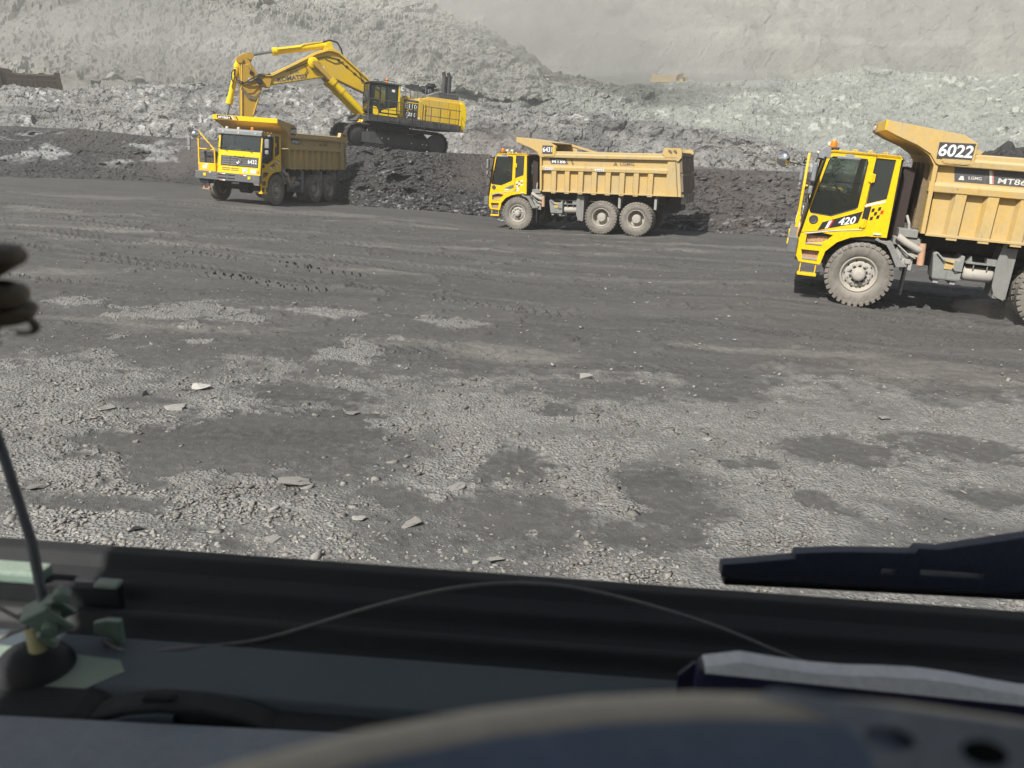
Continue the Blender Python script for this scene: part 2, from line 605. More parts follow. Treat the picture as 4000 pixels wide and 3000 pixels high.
t = NT('coal')
n1 = t.noise(0.35, 4, 0.6)
n2 = t.noise(3.5, 6, 0.75)
v = t.voro(4.0)
v2 = t.voro(11.0)
c = t.mix(t.ramp(n1, [(0.3, 0.0), (0.7, 1.0)]), (0.036, 0.035, 0.036), (0.068, 0.063, 0.060))
c = t.mix(t.ramp(n2, [(0.5, 0.0), (0.8, 0.7)]), c, (0.11, 0.108, 0.106))
c = t.mix(t.attr('tone'), c, (0.33, 0.34, 0.34))
c = t.mix(t.attr('warm'), c, (0.098, 0.083, 0.072))
t.color(c)
t.rough(t.ramp(n2, [(0.35, 0.5), (0.65, 0.9)]))
t.spec(0.4)
t.bump(t.math('ADD', t.math('MULTIPLY', v, 0.6), t.math('ADD', t.math('MULTIPLY', v2, 0.3), n2)), 0.16, 1.0)
M['coal'] = t.m

t = NT('stone')
tone = t.attr('tone')
n = t.noise(14, 4, 0.7)
c = t.mix(tone, (0.10, 0.097, 0.092), (0.42, 0.412, 0.385))
c = t.mix(t.ramp(n, [(0.35, 0.6), (0.65, 0.0)]), c, (0.20, 0.18, 0.15))
t.color(c)
t.rough(0.9)
t.spec(0.25)
t.bump(n, 0.01, 0.8)
M['stone'] = t.m
t = NT('pale_stone')
c = t.mix(t.attr('tone'), (0.16, 0.165, 0.15), (0.42, 0.435, 0.40))
t.color(c)
t.rough(0.9)
t.spec(0.25)
t.bump(t.noise(3, 4, 0.7), 0.05, 0.8)
M['pale_stone'] = t.m
t = NT('coal_lump')
n = t.noise(8, 4, 0.7)
c = t.mix(t.attr('tone'), (0.022, 0.022, 0.024), (0.12, 0.118, 0.116))
t.color(c)
t.rough(t.ramp(n, [(0.35, 0.25), (0.65, 0.8)]))
t.spec(0.5)
t.bump(n, 0.03, 0.8)
M['coal_lump'] = t.m

# ------------------------------------------------------------------ poses of the machines (metres, degrees)
TRUCKS = [  # x, y, z, yaw, pitch (nose up), roll
    (-13.10, 38.99, 0.06, -104.52, 1.00, -1.09),
    (0.40, 37.36, -0.26, 160.37, -1.63, 0.08),
    (7.89, 19.04, 0.25, 161.63, 1.67, -0.85)]
def pose(x, y, z, yaw, p, r):
    return Matrix.Translation((x, y, z)) @ Matrix.Rotation(rad(yaw), 4, 'Z') @ Matrix.Rotation(-rad(p), 4, 'Y') @ Matrix.Rotation(rad(r), 4, 'X')
EX = pose(-8.76, 53.0, 2.55, 205, 3.5, 0)

def floor_z(x, y):
    z = 0.10 * fbm(x / 9, y / 9, 5, 3)
    z = z + 0.05 * fbm(x / 1.7, y / 1.7, 9, 3) * sstep(70, 20, y)
    for T in TRUCKS:
        m = pose(*T)
        ax, ay = m.col[0], m.col[1]
        nrm = Vector(ax[:3]).cross(Vector(ay[:3]))
        mid = m @ Vector((-2.6, 0, 0))
        pz = mid.z - (nrm.x * (x - mid.x) + nrm.y * (y - mid.y)) / nrm.z
        lx = (x - mid.x) * ax[0] + (y - mid.y) * ax[1]
        ly = (x - mid.x) * ay[0] + (y - mid.y) * ay[1]
        d = np.sqrt((np.maximum(np.abs(lx) - 3.6, 0)) ** 2 + (np.maximum(np.abs(ly) - 1.9, 0)) ** 2)
        wt = np.exp(-(d / 2.6) ** 2)
        z = z * (1 - wt) + (pz - 0.01) * wt
    return z

# mask of loose pale gravel against packed coal dust on the floor
DARK = [(-2.62, 9.92, .98, .43), (-2.24, 5.91, .31, .2), (1.52, 7.21, .45, .68), (.2, 6.7, .63, .52), (1.38, 6.33, .46, .39), (.1, 7.94, .38, .44),
        (3.84, 8.86, .58, .4), (2.75, 8.21, .27, .15), (3.0, 7.31, .28, .22), (1.36, 10.76, 1.14, .5), (.6, 9.71, .2, .31), (2.91, 10.72, .23, .22),
        (5.53, 9.02, .74, .51), (-3.57, 6.46, .54, .16), (-2.9, 8.15, 1.35, .95), (-3.6, 8.0, .8, .6), (-2.4, 8.7, .9, .55), (-1.0, 6.9, .4, .25), (4.8, 7.6, .5, .25), (-4.4, 9.3, .5, .12)]
LIGHT = [(-5.89, 14.52, 1.18, 1.0), (-4.91, 12.23, .24, .19), (-6.27, 12.24, .19, .24), (-2.48, 12.39, .57, .82), (-1.4, 14.73, .73, .5), (-8.24, 14.75, .44, .46), (-3.4, 14.9, 1.2, .35)]
SOFT = [(-10.43, 18.29, 1.06, .4), (-18.44, 31.02, 3.2, .8), (-8.92, 36.2, 5.0, .9), (.19, 25.82, 2.4, .5), (-10.01, 23.68, 2.2, .5), (-3.2, 33.5, 4.0, .6), (5.5, 33.8, 3.0, .5), (9.0, 31.0, 5.0, .6), (-20, 38, 5, .8), (3.5, 28.5, 3.5, .5),
        (-6.0, 13.3, 1.5, .35), (-.2, 12.6, 1.6, .35), (6.5, 12.6, 1.6, .5), (4.2, 13.6, 1.8, .3), (-3.9, 20.6, 1.4, .3), (-13.5, 26.5, 2.4, .5)]
BX = [-30, -7.18, -6.28, -4.6, -3.52, -1.82, -.01, 1.52, 3.05, 4.53, 6.05, 7.57, 30]
BY = [9.8, 10.76, 11.1, 10.6, 10.54, 10.93, 11.49, 11.5, 11.51, 11.38, 11.4, 11.41, 12.0]
def gravel_mask(x, y):
    wob = 1.0 * fbm(x / 0.9, y / 0.7, 31, 5, 0.6) + 0.9 * fbm(x / 0.22, y / 0.22, 37, 4, 0.65)
    g = sstep(1.0, -1.0, y - np.interp(x, BX, BY) + wob * 1.3)
    big = fbm(x / 1.6, y / 1.6, 51, 4)
    g = g * (1 - 0.70 * sstep(0.06, 0.34, big)) * (0.78 + 0.6 * fbm(x / 0.7, y / 0.5, 53, 4))
    for cx, cyy, rx, ry in DARK:
        d = np.sqrt(((x - cx) / rx) ** 2 + ((y - cyy) / ry) ** 2) + wob * 0.85
        g = g * (1 - 0.93 * sstep(1.35, 0.62, d))
    for cx, cyy, rx, ry in LIGHT:
        d = np.sqrt(((x - cx) / rx) ** 2 + ((y - cyy) / ry) ** 2) + wob * 0.8
        g = np.maximum(g, 0.9 * sstep(1.1, 0.6, d))
    return g
def soft_mask(x, y):
    s = 0
    for cx, cyy, rx, ry in SOFT:
        d = np.sqrt(((x - cx) / rx) ** 2 + ((y - cyy) / ry) ** 2) + 1.9 * fbm(x / 1.5, y / 0.5, 41, 5, 0.6)
        s = np.maximum(s, 0.24 * sstep(1.6, 0.0, d))
    return s

TREADS = [((-7.5, 18.9), (-4.1, 17.4)), ((-6.6, 21.1), (-3.8, 19.6)), ((-9.6, 22.4), (-7.2, 21.2)), ((-1.9, 17.3), (1.2, 15.9))]
def tread_z(x, y):
    z = np.zeros_like(x)
    for k, ((x0, y0), (x1, y1)) in enumerate(TREADS):
        L = math.hypot(x1 - x0, y1 - y0)
        ux, uy = (x1 - x0) / L, (y1 - y0) / L
        s = (x - x0) * ux + (y - y0) * uy
        w = -(x - x0) * uy + (y - y0) * ux
        on = sstep(-0.2, 0.4, s) * sstep(L + .2, L - .4, s) * sstep(0.30, 0.22, np.abs(w))
        z += on * (-0.03 + (0.075 if k < 2 else 0.03) * (np.sin((s + np.abs(w) * 0.8) * 2 * PI / 0.27) > 0.15) * (0.6 + 0.8 * hsh(np.floor(s / .27), np.floor(w / .3), 77)))
    return z

# long wheel tracks of the haul trucks: y = a + b x + c x^2, half gauge, depth, tone
HAUL = [(21.6, -.332, .0, 1.4, .030, .8), (16.2, -.20, .004, 1.35, .022, .5), (22.6, -.24, -.002, 1.4, .026, -.5), (31.0, -.10, .002, 1.4, .03, .6), (13.6, -.10, .010, 1.3, .018, .6),
        (27.2, .03, .003, 1.4, .028, -.4), (18.4, -.36, .0, 1.4, .024, .7), (34.5, -.22, .0, 1.4, .02, .5), (24.5, -.42, .004, 1.35, .02, .6)]
def haul_tracks(x, y):
    z = np.zeros_like(x)
    tone = np.zeros_like(x)
    for k, (a, b_, c, hg, dp, tn) in enumerate(HAUL):
        d = (y - (a + b_ * x + c * x * x) + .25 * fbm(x / 5, 0 * x + k, 601 + k, 2)) / math.sqrt(1 + b_ * b_)
        s_ = x * math.sqrt(1 + b_ * b_)
        fade = sstep(-.15, .2, fbm(x / 5, 0 * x + 3 * k, 621 + k, 3) + .12)
        for w0 in (-hg, hg):
            w = d - w0
            on = sstep(.30, .20, np.abs(w)) * fade
            rim = np.exp(-((np.abs(w) - .34) / .09) ** 2) * fade
            lug = (np.sin((s_ + np.abs(w) * .9) * 2 * PI / .27) > .1)
            z += -dp * on + dp * .7 * rim + on * .022 * lug * sstep(-.2, .3, fbm(x / 2, y / 2, 641 + k, 2) + .1)
            tone += tn * on * (.6 + .4 * lug)
    return z, np.clip(tone, -1, 1)

# pit floor: one sheet of uneven spacing, finest near the camera
rows = 600
yv = 3.6 * (66 / 3.6) ** np.linspace(0, 1, rows)
tv = np.linspace(-0.86, 0.90, 860)
Y = np.repeat(yv[:, None], len(tv), 1)
X = yv[:, None] * tv[None, :] * (1 + 0.0 * Y)
gm = gravel_mask(X, Y)
near = sstep(26, 12, Y)
Z = floor_z(X, Y)
cv = sstep(-.15, .35, fbm(X / 0.8, Y / 0.6, 611, 4))
wx, wy = X + .05 * fbm(X / .15, Y / .15, 613, 3), Y + .05 * fbm(X / .15, Y / .15, 615, 3)
fc = facet(wx / 0.10, wy / 0.13, 61) * 0.012 * cv + facet(wx / 0.26, wy / 0.22, 63) * 0.020 * cv * cv + facet(wx / 0.045, wy / 0.05, 67) * 0.004 + 0.035 * fbm(X / 0.4, Y / 0.4, 71, 6, .6)
Z = Z + gm * (near * fc + 0.015) + (1 - gm) * near * 0.010 * fbm(X / 0.12, Y / 0.12, 73, 3)
clod = fbm(X / 0.5, Y / 0.5, 79, 4)
Z = Z + (1 - gm) * (0.035 * clod + 0.04 * sstep(0.32, 0.6, clod)) * sstep(11, 13, Y) * sstep(45, 25, Y)
rut = np.sin((Y + 0.28 * X + 0.6 * fbm(X / 6, Y / 6, 83, 2)) * 2 * PI / 1.9)
Z = Z + 0.018 * rut * sstep(11.5, 14, Y) * (0.5 + fbm(X / 5, Y / 2, 85, 3))
Z = Z + tread_z(X, Y)
hz0, htone = haul_tracks(X, Y)
offg = 1 - .85 * gm
Z = Z + hz0 * offg
pit_floor = grid_mesh('pit_floor', np.stack([X, Y, Z], -1), 'pit_dust', {'gravel': gm, 'warm': soft_mask(X, Y), 'rut': htone * offg})

# the rest of the ground, a coarse sheet out to the horizon, below the pit floor
xs = np.concatenate([[-1500, -700, -400], np.linspace(-200, 200, 60), [400, 700, 1500]])
ys = np.concatenate([[-1500, -700, -300], np.linspace(-120, 480, 70), [700, 1500]])
XX, YY = np.meshgrid(xs, ys)
grid_mesh('ground', np.stack([XX, YY, -0.75 + 0.15 * fbm(XX / 20, YY / 20, 3, 3)], -1), 'pit_dust', {'gravel': 0.4 + 0 * XX, 'warm': 0 * XX}, smooth=True)

# coal bench: heap face from the floor up to a working level that carries the excavator
FX_ = [-80, -45, -31.2, -26.9, -21.6, -15.7, -11.6, -9.6, -8.3, -5.6, -1.7, 2.0, 5.5, 7.6, 11.7, 16.0, 20.6, 34, 60]
FY_ = [50, 49, 49, 51, 51.8, 49.8, 47.6, 43.6, 41.6, 41.0, 40.6, 40.2, 38.9, 37.7, 36.1, 34.7, 33.1, 31, 30]
CX_ = [-80, -35.2, -29.2, -22.7, -16, -11.5, -10.2, -7.8, -5.9, -4.4, -2.1, 1.0, 3.6, 8.8, 14.2, 18.8, 25.3, 40, 60]
CY_ = [57, 56, 55.5, 55, 53, 51.0, 49.0, 46.5, 46.3, 47, 49.5, 48.5, 46, 43.4, 42, 42, 42, 41, 41]
CZ_ = [2.9, 2.90, 2.90, 2.64, 2.55, 2.70, 2.92, 2.78, 2.74, 2.70, 2.72, 2.64, 2.58, 2.55, 2.74, 2.70, 2.70, 2.7, 2.7]
nu = 1300
# columns fan out with distance so that the mesh stays even over the heap
tcol = np.linspace(-0.86, 0.92, nu)
def fan(ynode_fn, it=8):
    """x on each fan column where it meets the curve y = f(x)"""
    y = np.full(nu, 45.0)
    for _ in range(it):
        y = ynode_fn(tcol * y)
    return y
yf = fan(lambda x: np.interp(x, FX_, FY_) + 0.5 * fbm(x / 3, 0 * x, 91, 3))
yc = fan(lambda x: np.interp(x, CX_, CY_))
yc = np.maximum(yc, yf + 2.5)
zc = np.interp(tcol * yc, CX_, CZ_)
vprof = np.concatenate([np.linspace(-0.12, 1.0, 150), 1.0 + np.linspace(0.02, 1, 70)])
P = np.zeros((len(vprof), nu, 3))
yb = fan(lambda x: 90 + 0 * x)
for k, v in enumerate(vprof):
    if v <= 1:
        yy = yf + (yc - yf) * v
        zz = (zc * (0.86 * v + 0.14 * v * v) if v >= 0 else np.full(nu, zc * 0 + v * 2.0))
        zz = np.where(v > 0, zz, zz - 0.25)
    else:
        yy = yc + (yb - yc) * (v - 1)
        zz = zc + (2.45 - zc) * min(1, (v - 1) * 3.0)
    P[k, :, 0], P[k, :, 1], P[k, :, 2] = tcol * yy, yy, zz
X, Y, Z = P[..., 0], P[..., 1], P[..., 2]
amp = np.interp(vprof, [-.12, 0.0, 0.1, 0.85, 1.0, 1.1, 2], [0.4, 0.7, 1, 1, 0.45, 0.35, 0.5])[:, None]
rough_zone = sstep(-11, -7, X) * (1 - 0.85 * np.exp(-((X + 1.9) / 2.4) ** 2) * sstep(.15, .5, vprof[:, None])) + 0.35 * sstep(-20, -26, X) + 0.25
lump = 0.55 * fbm(X / 3.0, (Y + Z) / 3.0, 101, 4) + 0.20 * facet(X / 1.5, (Y + Z) / 1.5, 103) + 0.13 * facet(X / 0.6, (Y + Z) / 0.6, 107) + 0.10 * facet(X / 0.25, (Y + Z) / 0.25, 109)
strata = 0.25 * (np.abs(((Z * 1.6 + 0.5 * fbm(X / 4, Z, 111, 3)) % 1) - 0.5) - 0.25) * sstep(8, 11, X)
disp = amp * rough_zone * (lump * 0.62 + .5 * strata)
# level pad under the excavator, tilted with it
inv = EX.inverted()
R3 = np.array(inv.to_3x3())
loc = np.stack([X, Y, Z], -1) @ R3.T + np.array(inv.translation)
padw = np.exp(-((np.maximum(np.abs(loc[..., 0]) - 3.4, 0)) / 1.2) ** 2 - ((np.maximum(np.abs(loc[..., 1]) - 2.6, 0)) / 1.2) ** 2)
exz = np.array(EX.to_3x3())[:, 2]
et = np.array(EX.translation)
padz = et[2] - (exz[0] * (X - et[0]) + exz[1] * (Y - et[1])) / exz[2] + 0.06
Zn = Z + disp * 0.75
Zn = Zn * (1 - padw) + np.minimum(padz + 0.12 * lump, Zn * 0 + padz + 0.1) * padw
Yn = Y - disp * 0.75 * (1 - padw)
white = sstep(0.12, 0.42, fbm(X / 2.6, Z / 0.7 + Y / 6, 121, 4) + 0.22 * facet(X / 0.4, (Y + Z) / 0.4, 123)) * sstep(-12, -17, X) * sstep(0.2, 0.5, vprof[:, None]) * sstep(1.0, 0.85, vprof[:, None]) * 0.8
white = np.maximum(white, 0.75 * (facet(X / 0.3, (Y + Z) / 0.3, 127) > 0.36) * sstep(0.0, 0.2, 0.35 - vprof[:, None]) * sstep(-9, -7, X))
warm = 0.9 * np.exp(-((X + 1.6) / 2.4) ** 2) * sstep(0.2, 0.6, vprof[:, None]) + 0.55 * np.exp(-((X + 19) / 3) ** 2) * sstep(0.3, 0.8, vprof[:, None]) + 0.5 * sstep(7, 10, X)
grit = sstep(1.02, 1.1, vprof[:, None]) * sstep(9, 12, X) * 0.5
X_b, Y_b, Z_b = X, Yn, Zn
bench = grid_mesh('coal_bench', np.stack([X, Yn, Zn], -1), 'coal', {'tone': np.clip(white + .22 * sstep(8, 11, X) * sstep(-.2, .3, fbm(X / 1.5, (Y + 2 * Z) / 1.5, 131, 4)) + grit * (facet(X / .5, Y / .5, 129) > 0.1), 0, 1), 'warm': np.clip(warm, 0, 1)})

# rock faces behind: lofted between foot, ledge and top lines
LOFT = {}
def loft(name, lines, nrow, ncol, mat, amps, tone_fn=None, dark_fn=None, seed=200):
    """lines: list of polylines (list of xyz) of equal length; nrow rows between each pair; amps: [(cell, height), ...] for broken rock, ('f', size, height) for swells"""
    k = len(lines[0])
    u = np.linspace(0, k - 1, ncol)
    L = [np.stack([np.interp(u, range(k), [p[j] for p in ln]) for j in range(3)], -1) for ln in lines]
    rows_ = []
    for i in range(len(L) - 1):
        n_ = nrow[i]
        for q in range(n_ + (1 if i == len(L) - 2 else 0)):
            f = q / n_
            rows_.append(L[i] * (1 - f) + L[i + 1] * f)
    P = np.stack(rows_)
    # arc lengths as surface coordinates
    S = P[..., 0] * 0.9 + P[..., 1] * 0.2
    du = np.gradient(P, axis=1)
    dv = np.gradient(P, axis=0)
    T = np.cumsum(np.linalg.norm(dv, axis=-1), 0)
    S = np.cumsum(np.linalg.norm(du, axis=-1), 1).mean(0)[None, :] + 0 * T
    N = np.cross(du, dv)
    N /= np.linalg.norm(N, axis=-1, keepdims=True) + 1e-9
    N[N[..., 2] < 0] *= -1
    D = np.zeros(S.shape)
    for i, a in enumerate(amps):
        if a[0] == 'f':
            D += a[2] * fbm(S / a[1], T / a[1], seed + 31 * i, 5)
        elif a[0] == 'g':      # gullies running down the face
            D += a[2] * fbm(S / a[1], T / (a[1] * 5), seed + 31 * i, 4)
        else:
            wob = 0.35 * fbm(S / a[0] * 0.7, T / a[0] * 0.7, seed + 7 + 31 * i, 3)
            D += a[1] * facet(S / a[0] + wob, T / a[0] * 1.25 - wob, seed + 31 * i)
    P = P + N * D[..., None]
    tone = tone_fn(S, T, P) if tone_fn else 0 * S
    coal = dark_fn(S, T, P) if dark_fn else 0 * S  # coal patches; on the hill also the painted shade
    LOFT[name] = P
    return grid_mesh(name, P, mat, {'tone': np.clip(tone, 0, 1), 'coal': np.clip(coal, 0, 1)})

w1t = [(-95, 92, 6.0), (-57.4, 92, 6.25), (-50.8, 92, 6.63), (-45.9, 92, 7.23), (-33.3, 92, 8.09), (-16.7, 84, 7.57), (-3.7, 78, 6.95), (4.5, 76, 6.38), (12.3, 74, 5.72), (18.1, 70, 4.99), (21.8, 66, 3.97), (25.7, 62, 3.55), (34.8, 58, 3.4), (60, 55, 3.4)]
w1f = [(x * (y - 1.6 * max(z - 2.4, .8) - 1.5) / y, y - 1.6 * max(z - 2.4, .8) - 1.5, 1.9) for x, y, z in w1t]
w1b = [(x * 1.25, y * 1.25, z + 0.2) for x, y, z in w1t]
def w1_tone(S, T, P):
    return 0.75 * (facet(S / 0.8, T / 0.8, 301) > 0.30) * sstep(-0.1, 0.2, fbm(S / 6, T / 3, 303, 3))
def w1_coal(S, T, P):
    x = P[..., 0]
    return 0.40 * sstep(0.08, 0.38, fbm(S / 5, T / 2.5, 305, 4)) * sstep(2, -6, x) + 0.75 * sstep(0.0, 0.3, fbm(S / 3, T / 2, 307, 3) + 0.1) * sstep(-6, -2, x) * sstep(16, 8, x) * 0.6 + 0.3 * sstep(22, 26, x)
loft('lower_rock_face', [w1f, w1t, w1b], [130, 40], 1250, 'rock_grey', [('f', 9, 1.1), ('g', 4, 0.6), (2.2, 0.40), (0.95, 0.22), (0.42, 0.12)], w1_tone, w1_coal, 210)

w2f = [(-41, 100, 5.5), (-19.4, 115, 5.5), (-2.1, 130, 5.0), (23.4, 150, 4.2), (48.5, 150, 2.9), (71.6, 150, 2.3), (87, 145, 2.3), (109.7, 140, 2.3), (150, 135, 2.3)]
w2l = [(-41.9, 102, 7.9), (-20.5, 122, 8.5), (-2.5, 145, 9.8), (25.4, 165, 8.3), (52.7, 165, 6.8), (77.9, 165, 6.6), (95, 160, 6.5), (116.5, 150, 6.4), (160, 145, 6.4)]
w2m = [(-41.5, 104.5, 8.1), (-21, 126, 8.9), (-2.6, 152, 10.4), (25.9, 171, 9.2), (54.6, 171, 8.0), (80.7, 171, 7.8), (98.6, 166, 7.6), (121, 156, 7.5), (166, 151, 7.5)]
w2t = [(-39.8, 110, 9.1), (-23.6, 140, 12.0), (-3.1, 170, 15.0), (31.8, 200, 18.4), (63.0, 204, 22.2), (91.1, 200, 24.2), (108.9, 190, 24.5), (130, 176, 23.5), (180, 170, 23.5)]
w2b = [(x * 1.22, y * 1.22, z + 0.4) for x, y, z in w2t]
def w2_tone(S, T, P):
    return 0.8 * (facet(S / 1.8, T / 1.8, 311) > 0.34) * sstep(-0.05, 0.2, fbm(S / 12, T / 5, 313, 3))
def w2_coal(S, T, P):
    return 0.35 * sstep(0.15, 0.4, fbm(S / 9, T / 5, 317, 4)) * sstep(25, -10, P[..., 0]) + 0.12 * sstep(0.1, 0.35, fbm(S / 14, T / 6, 319, 4))
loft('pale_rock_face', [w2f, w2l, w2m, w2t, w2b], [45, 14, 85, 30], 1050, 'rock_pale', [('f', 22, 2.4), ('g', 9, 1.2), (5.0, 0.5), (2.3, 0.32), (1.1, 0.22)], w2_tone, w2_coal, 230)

PXS = 4000.0
hf = [(-88.6, 105, 5.9), (-73.2, 108, 8.5), (-49.9, 112, 8.2), (-29.9, 125, 9.5), (-9.6, 150, 11.8), (2.2, 162, 13.3), (9.4, 170, 14.3), (22.5, 183, 16.1), (27.5, 186, 16.5)]
hc = [(-140, 190, 57), (-110, 190, 55), (-75, 190, 46), (-46, 190, 34.9), (-15.3, 190, 28.7), (-1.6, 190, 26.8), (6.4, 190, 22.2), (19.2, 190, 18.8), (28, 192, 17.5)]
hb = [(x * 1.2 - 4, 235, z * 1.05 - 6) for x, y, z in hc]
def h_shade_coal(S, T, P):
    az = P[..., 0] / P[..., 1]
    return 0.30 * sstep(-0.37, -0.43, az + 0.03 * fbm(S / 8, T / 8, 331, 3)) + 0.2 * sstep(0.1, 0.4, fbm(S / 16, T / 16, 333, 4))  # first term paints a cast shade over the hill's left part
loft('rock_hill', [hf, hc, hb], [150, 25], 900, 'rock_hill', [('f', 34, 4.0), ('g', 14, 1.6), (6.0, 0.8), (2.8, 0.55), (1.3, 0.4)], None, h_shade_coal, 250)

pf = [(-320, 285, 0), (-96, 300, 12), (-5, 300, 18), (84, 300, 24), (225, 300, 30), (330, 290, 30)]
pt = [(-430, 400, 118), (-130, 420, 119), (-12, 420, 125), (105, 420, 130), (290, 420, 138), (420, 400, 140)]
def p_coal(S, T, P):
    c = np.exp(-(((P[..., 0] / P[..., 1] - 0.095) / 0.017) ** 2 + ((P[..., 2] / P[..., 1] - 0.166) / 0.009) ** 2 + 1.2 * fbm(S / 5, T / 5, 341, 3)) * 1.1)
    return 0.45 * np.clip(c, 0, 1) * (c > 0.3)
pb = [(x * 1.05, y + 25, z - 2) for x, y, z in pt]
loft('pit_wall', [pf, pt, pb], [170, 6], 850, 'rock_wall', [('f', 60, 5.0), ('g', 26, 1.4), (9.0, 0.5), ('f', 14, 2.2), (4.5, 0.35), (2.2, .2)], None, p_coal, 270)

# air full of dust
t = NT('dusty_air')
t.t.nodes.remove(t.b)
pv = t.n('ShaderNodeVolumePrincipled')
pv.inputs['Color'].default_value = (0.93, 0.93, 0.87, 1)
pv.inputs['Density'].default_value = 0.0017
pv.inputs['Anisotropy'].default_value = 0.2
t.l(pv.outputs[0], t.out.inputs['Volume'])
M['dusty_air'] = t.m
b = MB(); b.box(-520, 520, -90, 520, -3.2, 152)
b.build('haze', 'dusty_air', None, kind='stuff')
def dust_cloud(c, r, dens, colr, seed):
    t = NT('dust_%d' % seed)
    t.t.nodes.remove(t.b)
    pv = t.n('ShaderNodeVolumePrincipled')
    pv.inputs['Color'].default_value = (*colr, 1)
    pv.inputs['Density'].default_value = dens
    t.l(pv.outputs[0], t.out.inputs['Volume'])
    bm = bmesh.new()
    bmesh.ops.create_icosphere(bm, subdivisions=4, radius=1)
    for v in bm.verts:
        p = v.co
        f = 1 + .45 * float(fbm(np.array([p.x * 1.4 + seed]), np.array([p.z * 1.4 + p.y * .8]), seed, 3)[0])
        v.co = Vector((c[0] + p.x * r[0] * f, c[1] + p.y * r[1] * f, c[2] + p.z * r[2] * f))
    me = bpy.data.meshes.new('dust_cloud')
    bm.to_mesh(me); bm.free()
    me.materials.append(t.m)
    o_ = bpy.data.objects.new('dust_cloud', me)
    COL.objects.link(o_)
    o_['kind'] = 'stuff'
PALE = (0.93, 0.925, 0.855)
dust_cloud((-46, 116, 13), (30, 10, 6.5), .040, PALE, 1)
dust_cloud((-16, 146, 21), (28, 12, 10), .014, PALE, 2)
dust_cloud((-74, 130, 30), (28, 12, 18), .016, PALE, 3)
dust_cloud((45, 255, 52), (150, 30, 40), .016, PALE, 4)
dust_cloud((33, 194, 20.5), (22, 5, 4), .05, PALE, 7)
dust_cloud((4, 180, 26), (34, 7, 10), .048, PALE, 9)
dust_cloud((-40, 150, 40), (40, 12, 16), .010, PALE, 10)
dust_cloud((-.6, 50.8, 3.0), (3.2, 1.8, 1.5), .11, (0.55, 0.46, 0.41), 5)
dust_cloud((12.6, 16.8, .35), (3.4, 1.6, .75), .09, (0.62, 0.58, 0.54), 6)
dust_cloud((-19.5, 50.5, 1.6), (3.2, 2.2, 1.3), .08, (0.55, 0.47, 0.43), 8)

# ------------------------------------------------------------------ stones
def hull(seed, n=11, flat=.6):
    r = random.Random(seed)
    bm = bmesh.new()
    for _ in range(n):
        v = Vector((r.gauss(0, 1), r.gauss(0, 1), r.gauss(0, 1))).normalized()
        v *= r.uniform(.75, 1.0)
        bm.verts.new((v.x, v.y * r.uniform(.7, 1), v.z * flat))
    res = bmesh.ops.convex_hull(bm, input=bm.verts)
    bmesh.ops.delete(bm, geom=[g for g in res['geom_interior'] if isinstance(g, bmesh.types.BMVert)], context='VERTS')
    bmesh.ops.triangulate(bm, faces=bm.faces)
    bm.verts.ensure_lookup_table()
    for i, v in enumerate(bm.verts):
        v.index = i
    V = np.array([v.co[:] for v in bm.verts])
    F = np.array([[v.index for v in f.verts] for f in bm.faces])
    bm.free()
    return V, F
HULLS = [hull(i, 9 + i % 4, .26 + .07 * (i % 6)) for i in range(14)]

def scatter(name, pts, sizes, tones, mat, tiltmax=.35, sink=.25):
    VV, FF, TT = [], [], []
    o = 0
    for k, (V, F) in enumerate(HULLS):
        sel = np.where(np.arange(len(pts)) % len(HULLS) == k)[0]
        n = len(sel)
        if n == 0:
            continue
        a = rng.random(n) * 2 * PI
        tx, ty = (rng.random(n) - .5) * 2 * tiltmax, (rng.random(n) - .5) * 2 * tiltmax
        ca, sa = np.cos(a), np.sin(a)
        P = V[None] * (sizes[sel, None, None] * np.stack([1 + 0 * a, .65 + .35 * rng.random(n), 1 + 0 * a], -1)[:, None, :])
        x = P[..., 0] * ca[:, None] - P[..., 1] * sa[:, None]
        y = P[..., 0] * sa[:, None] + P[..., 1] * ca[:, None]
        z = P[..., 2] + x * tx[:, None] + y * ty[:, None]
        P = np.stack([x, y, z], -1) + pts[sel][:, None, :]
        P[..., 2] += sizes[sel, None] * (.5 - sink) * .5
        VV.append(P.reshape(-1, 3))
        FF.append((F[None] + (np.arange(n) * len(V))[:, None, None]).reshape(-1, 3) + o)
        TT.append(np.repeat(tones[sel], len(V)))
        o += n * len(V)
    VV, FF, TT = np.concatenate(VV), np.concatenate(FF), np.concatenate(TT)
    me = bpy.data.meshes.new(name)
    me.vertices.add(len(VV)); me.vertices.foreach_set('co', VV.astype(np.float32).ravel())
    me.loops.add(FF.size); me.loops.foreach_set('vertex_index', FF.astype(np.int32).ravel())
    me.polygons.add(len(FF)); me.polygons.foreach_set('loop_start', np.arange(0, FF.size, 3, dtype=np.int32))
    me.update(calc_edges=True)
    me.attributes.new('tone', 'FLOAT', 'POINT').data.foreach_set('value', TT.astype(np.float32))
    me.materials.append(M[mat])
    o_ = bpy.data.objects.new(name, me)
    COL.objects.link(o_)
    o_['kind'] = 'stuff'
    return o_

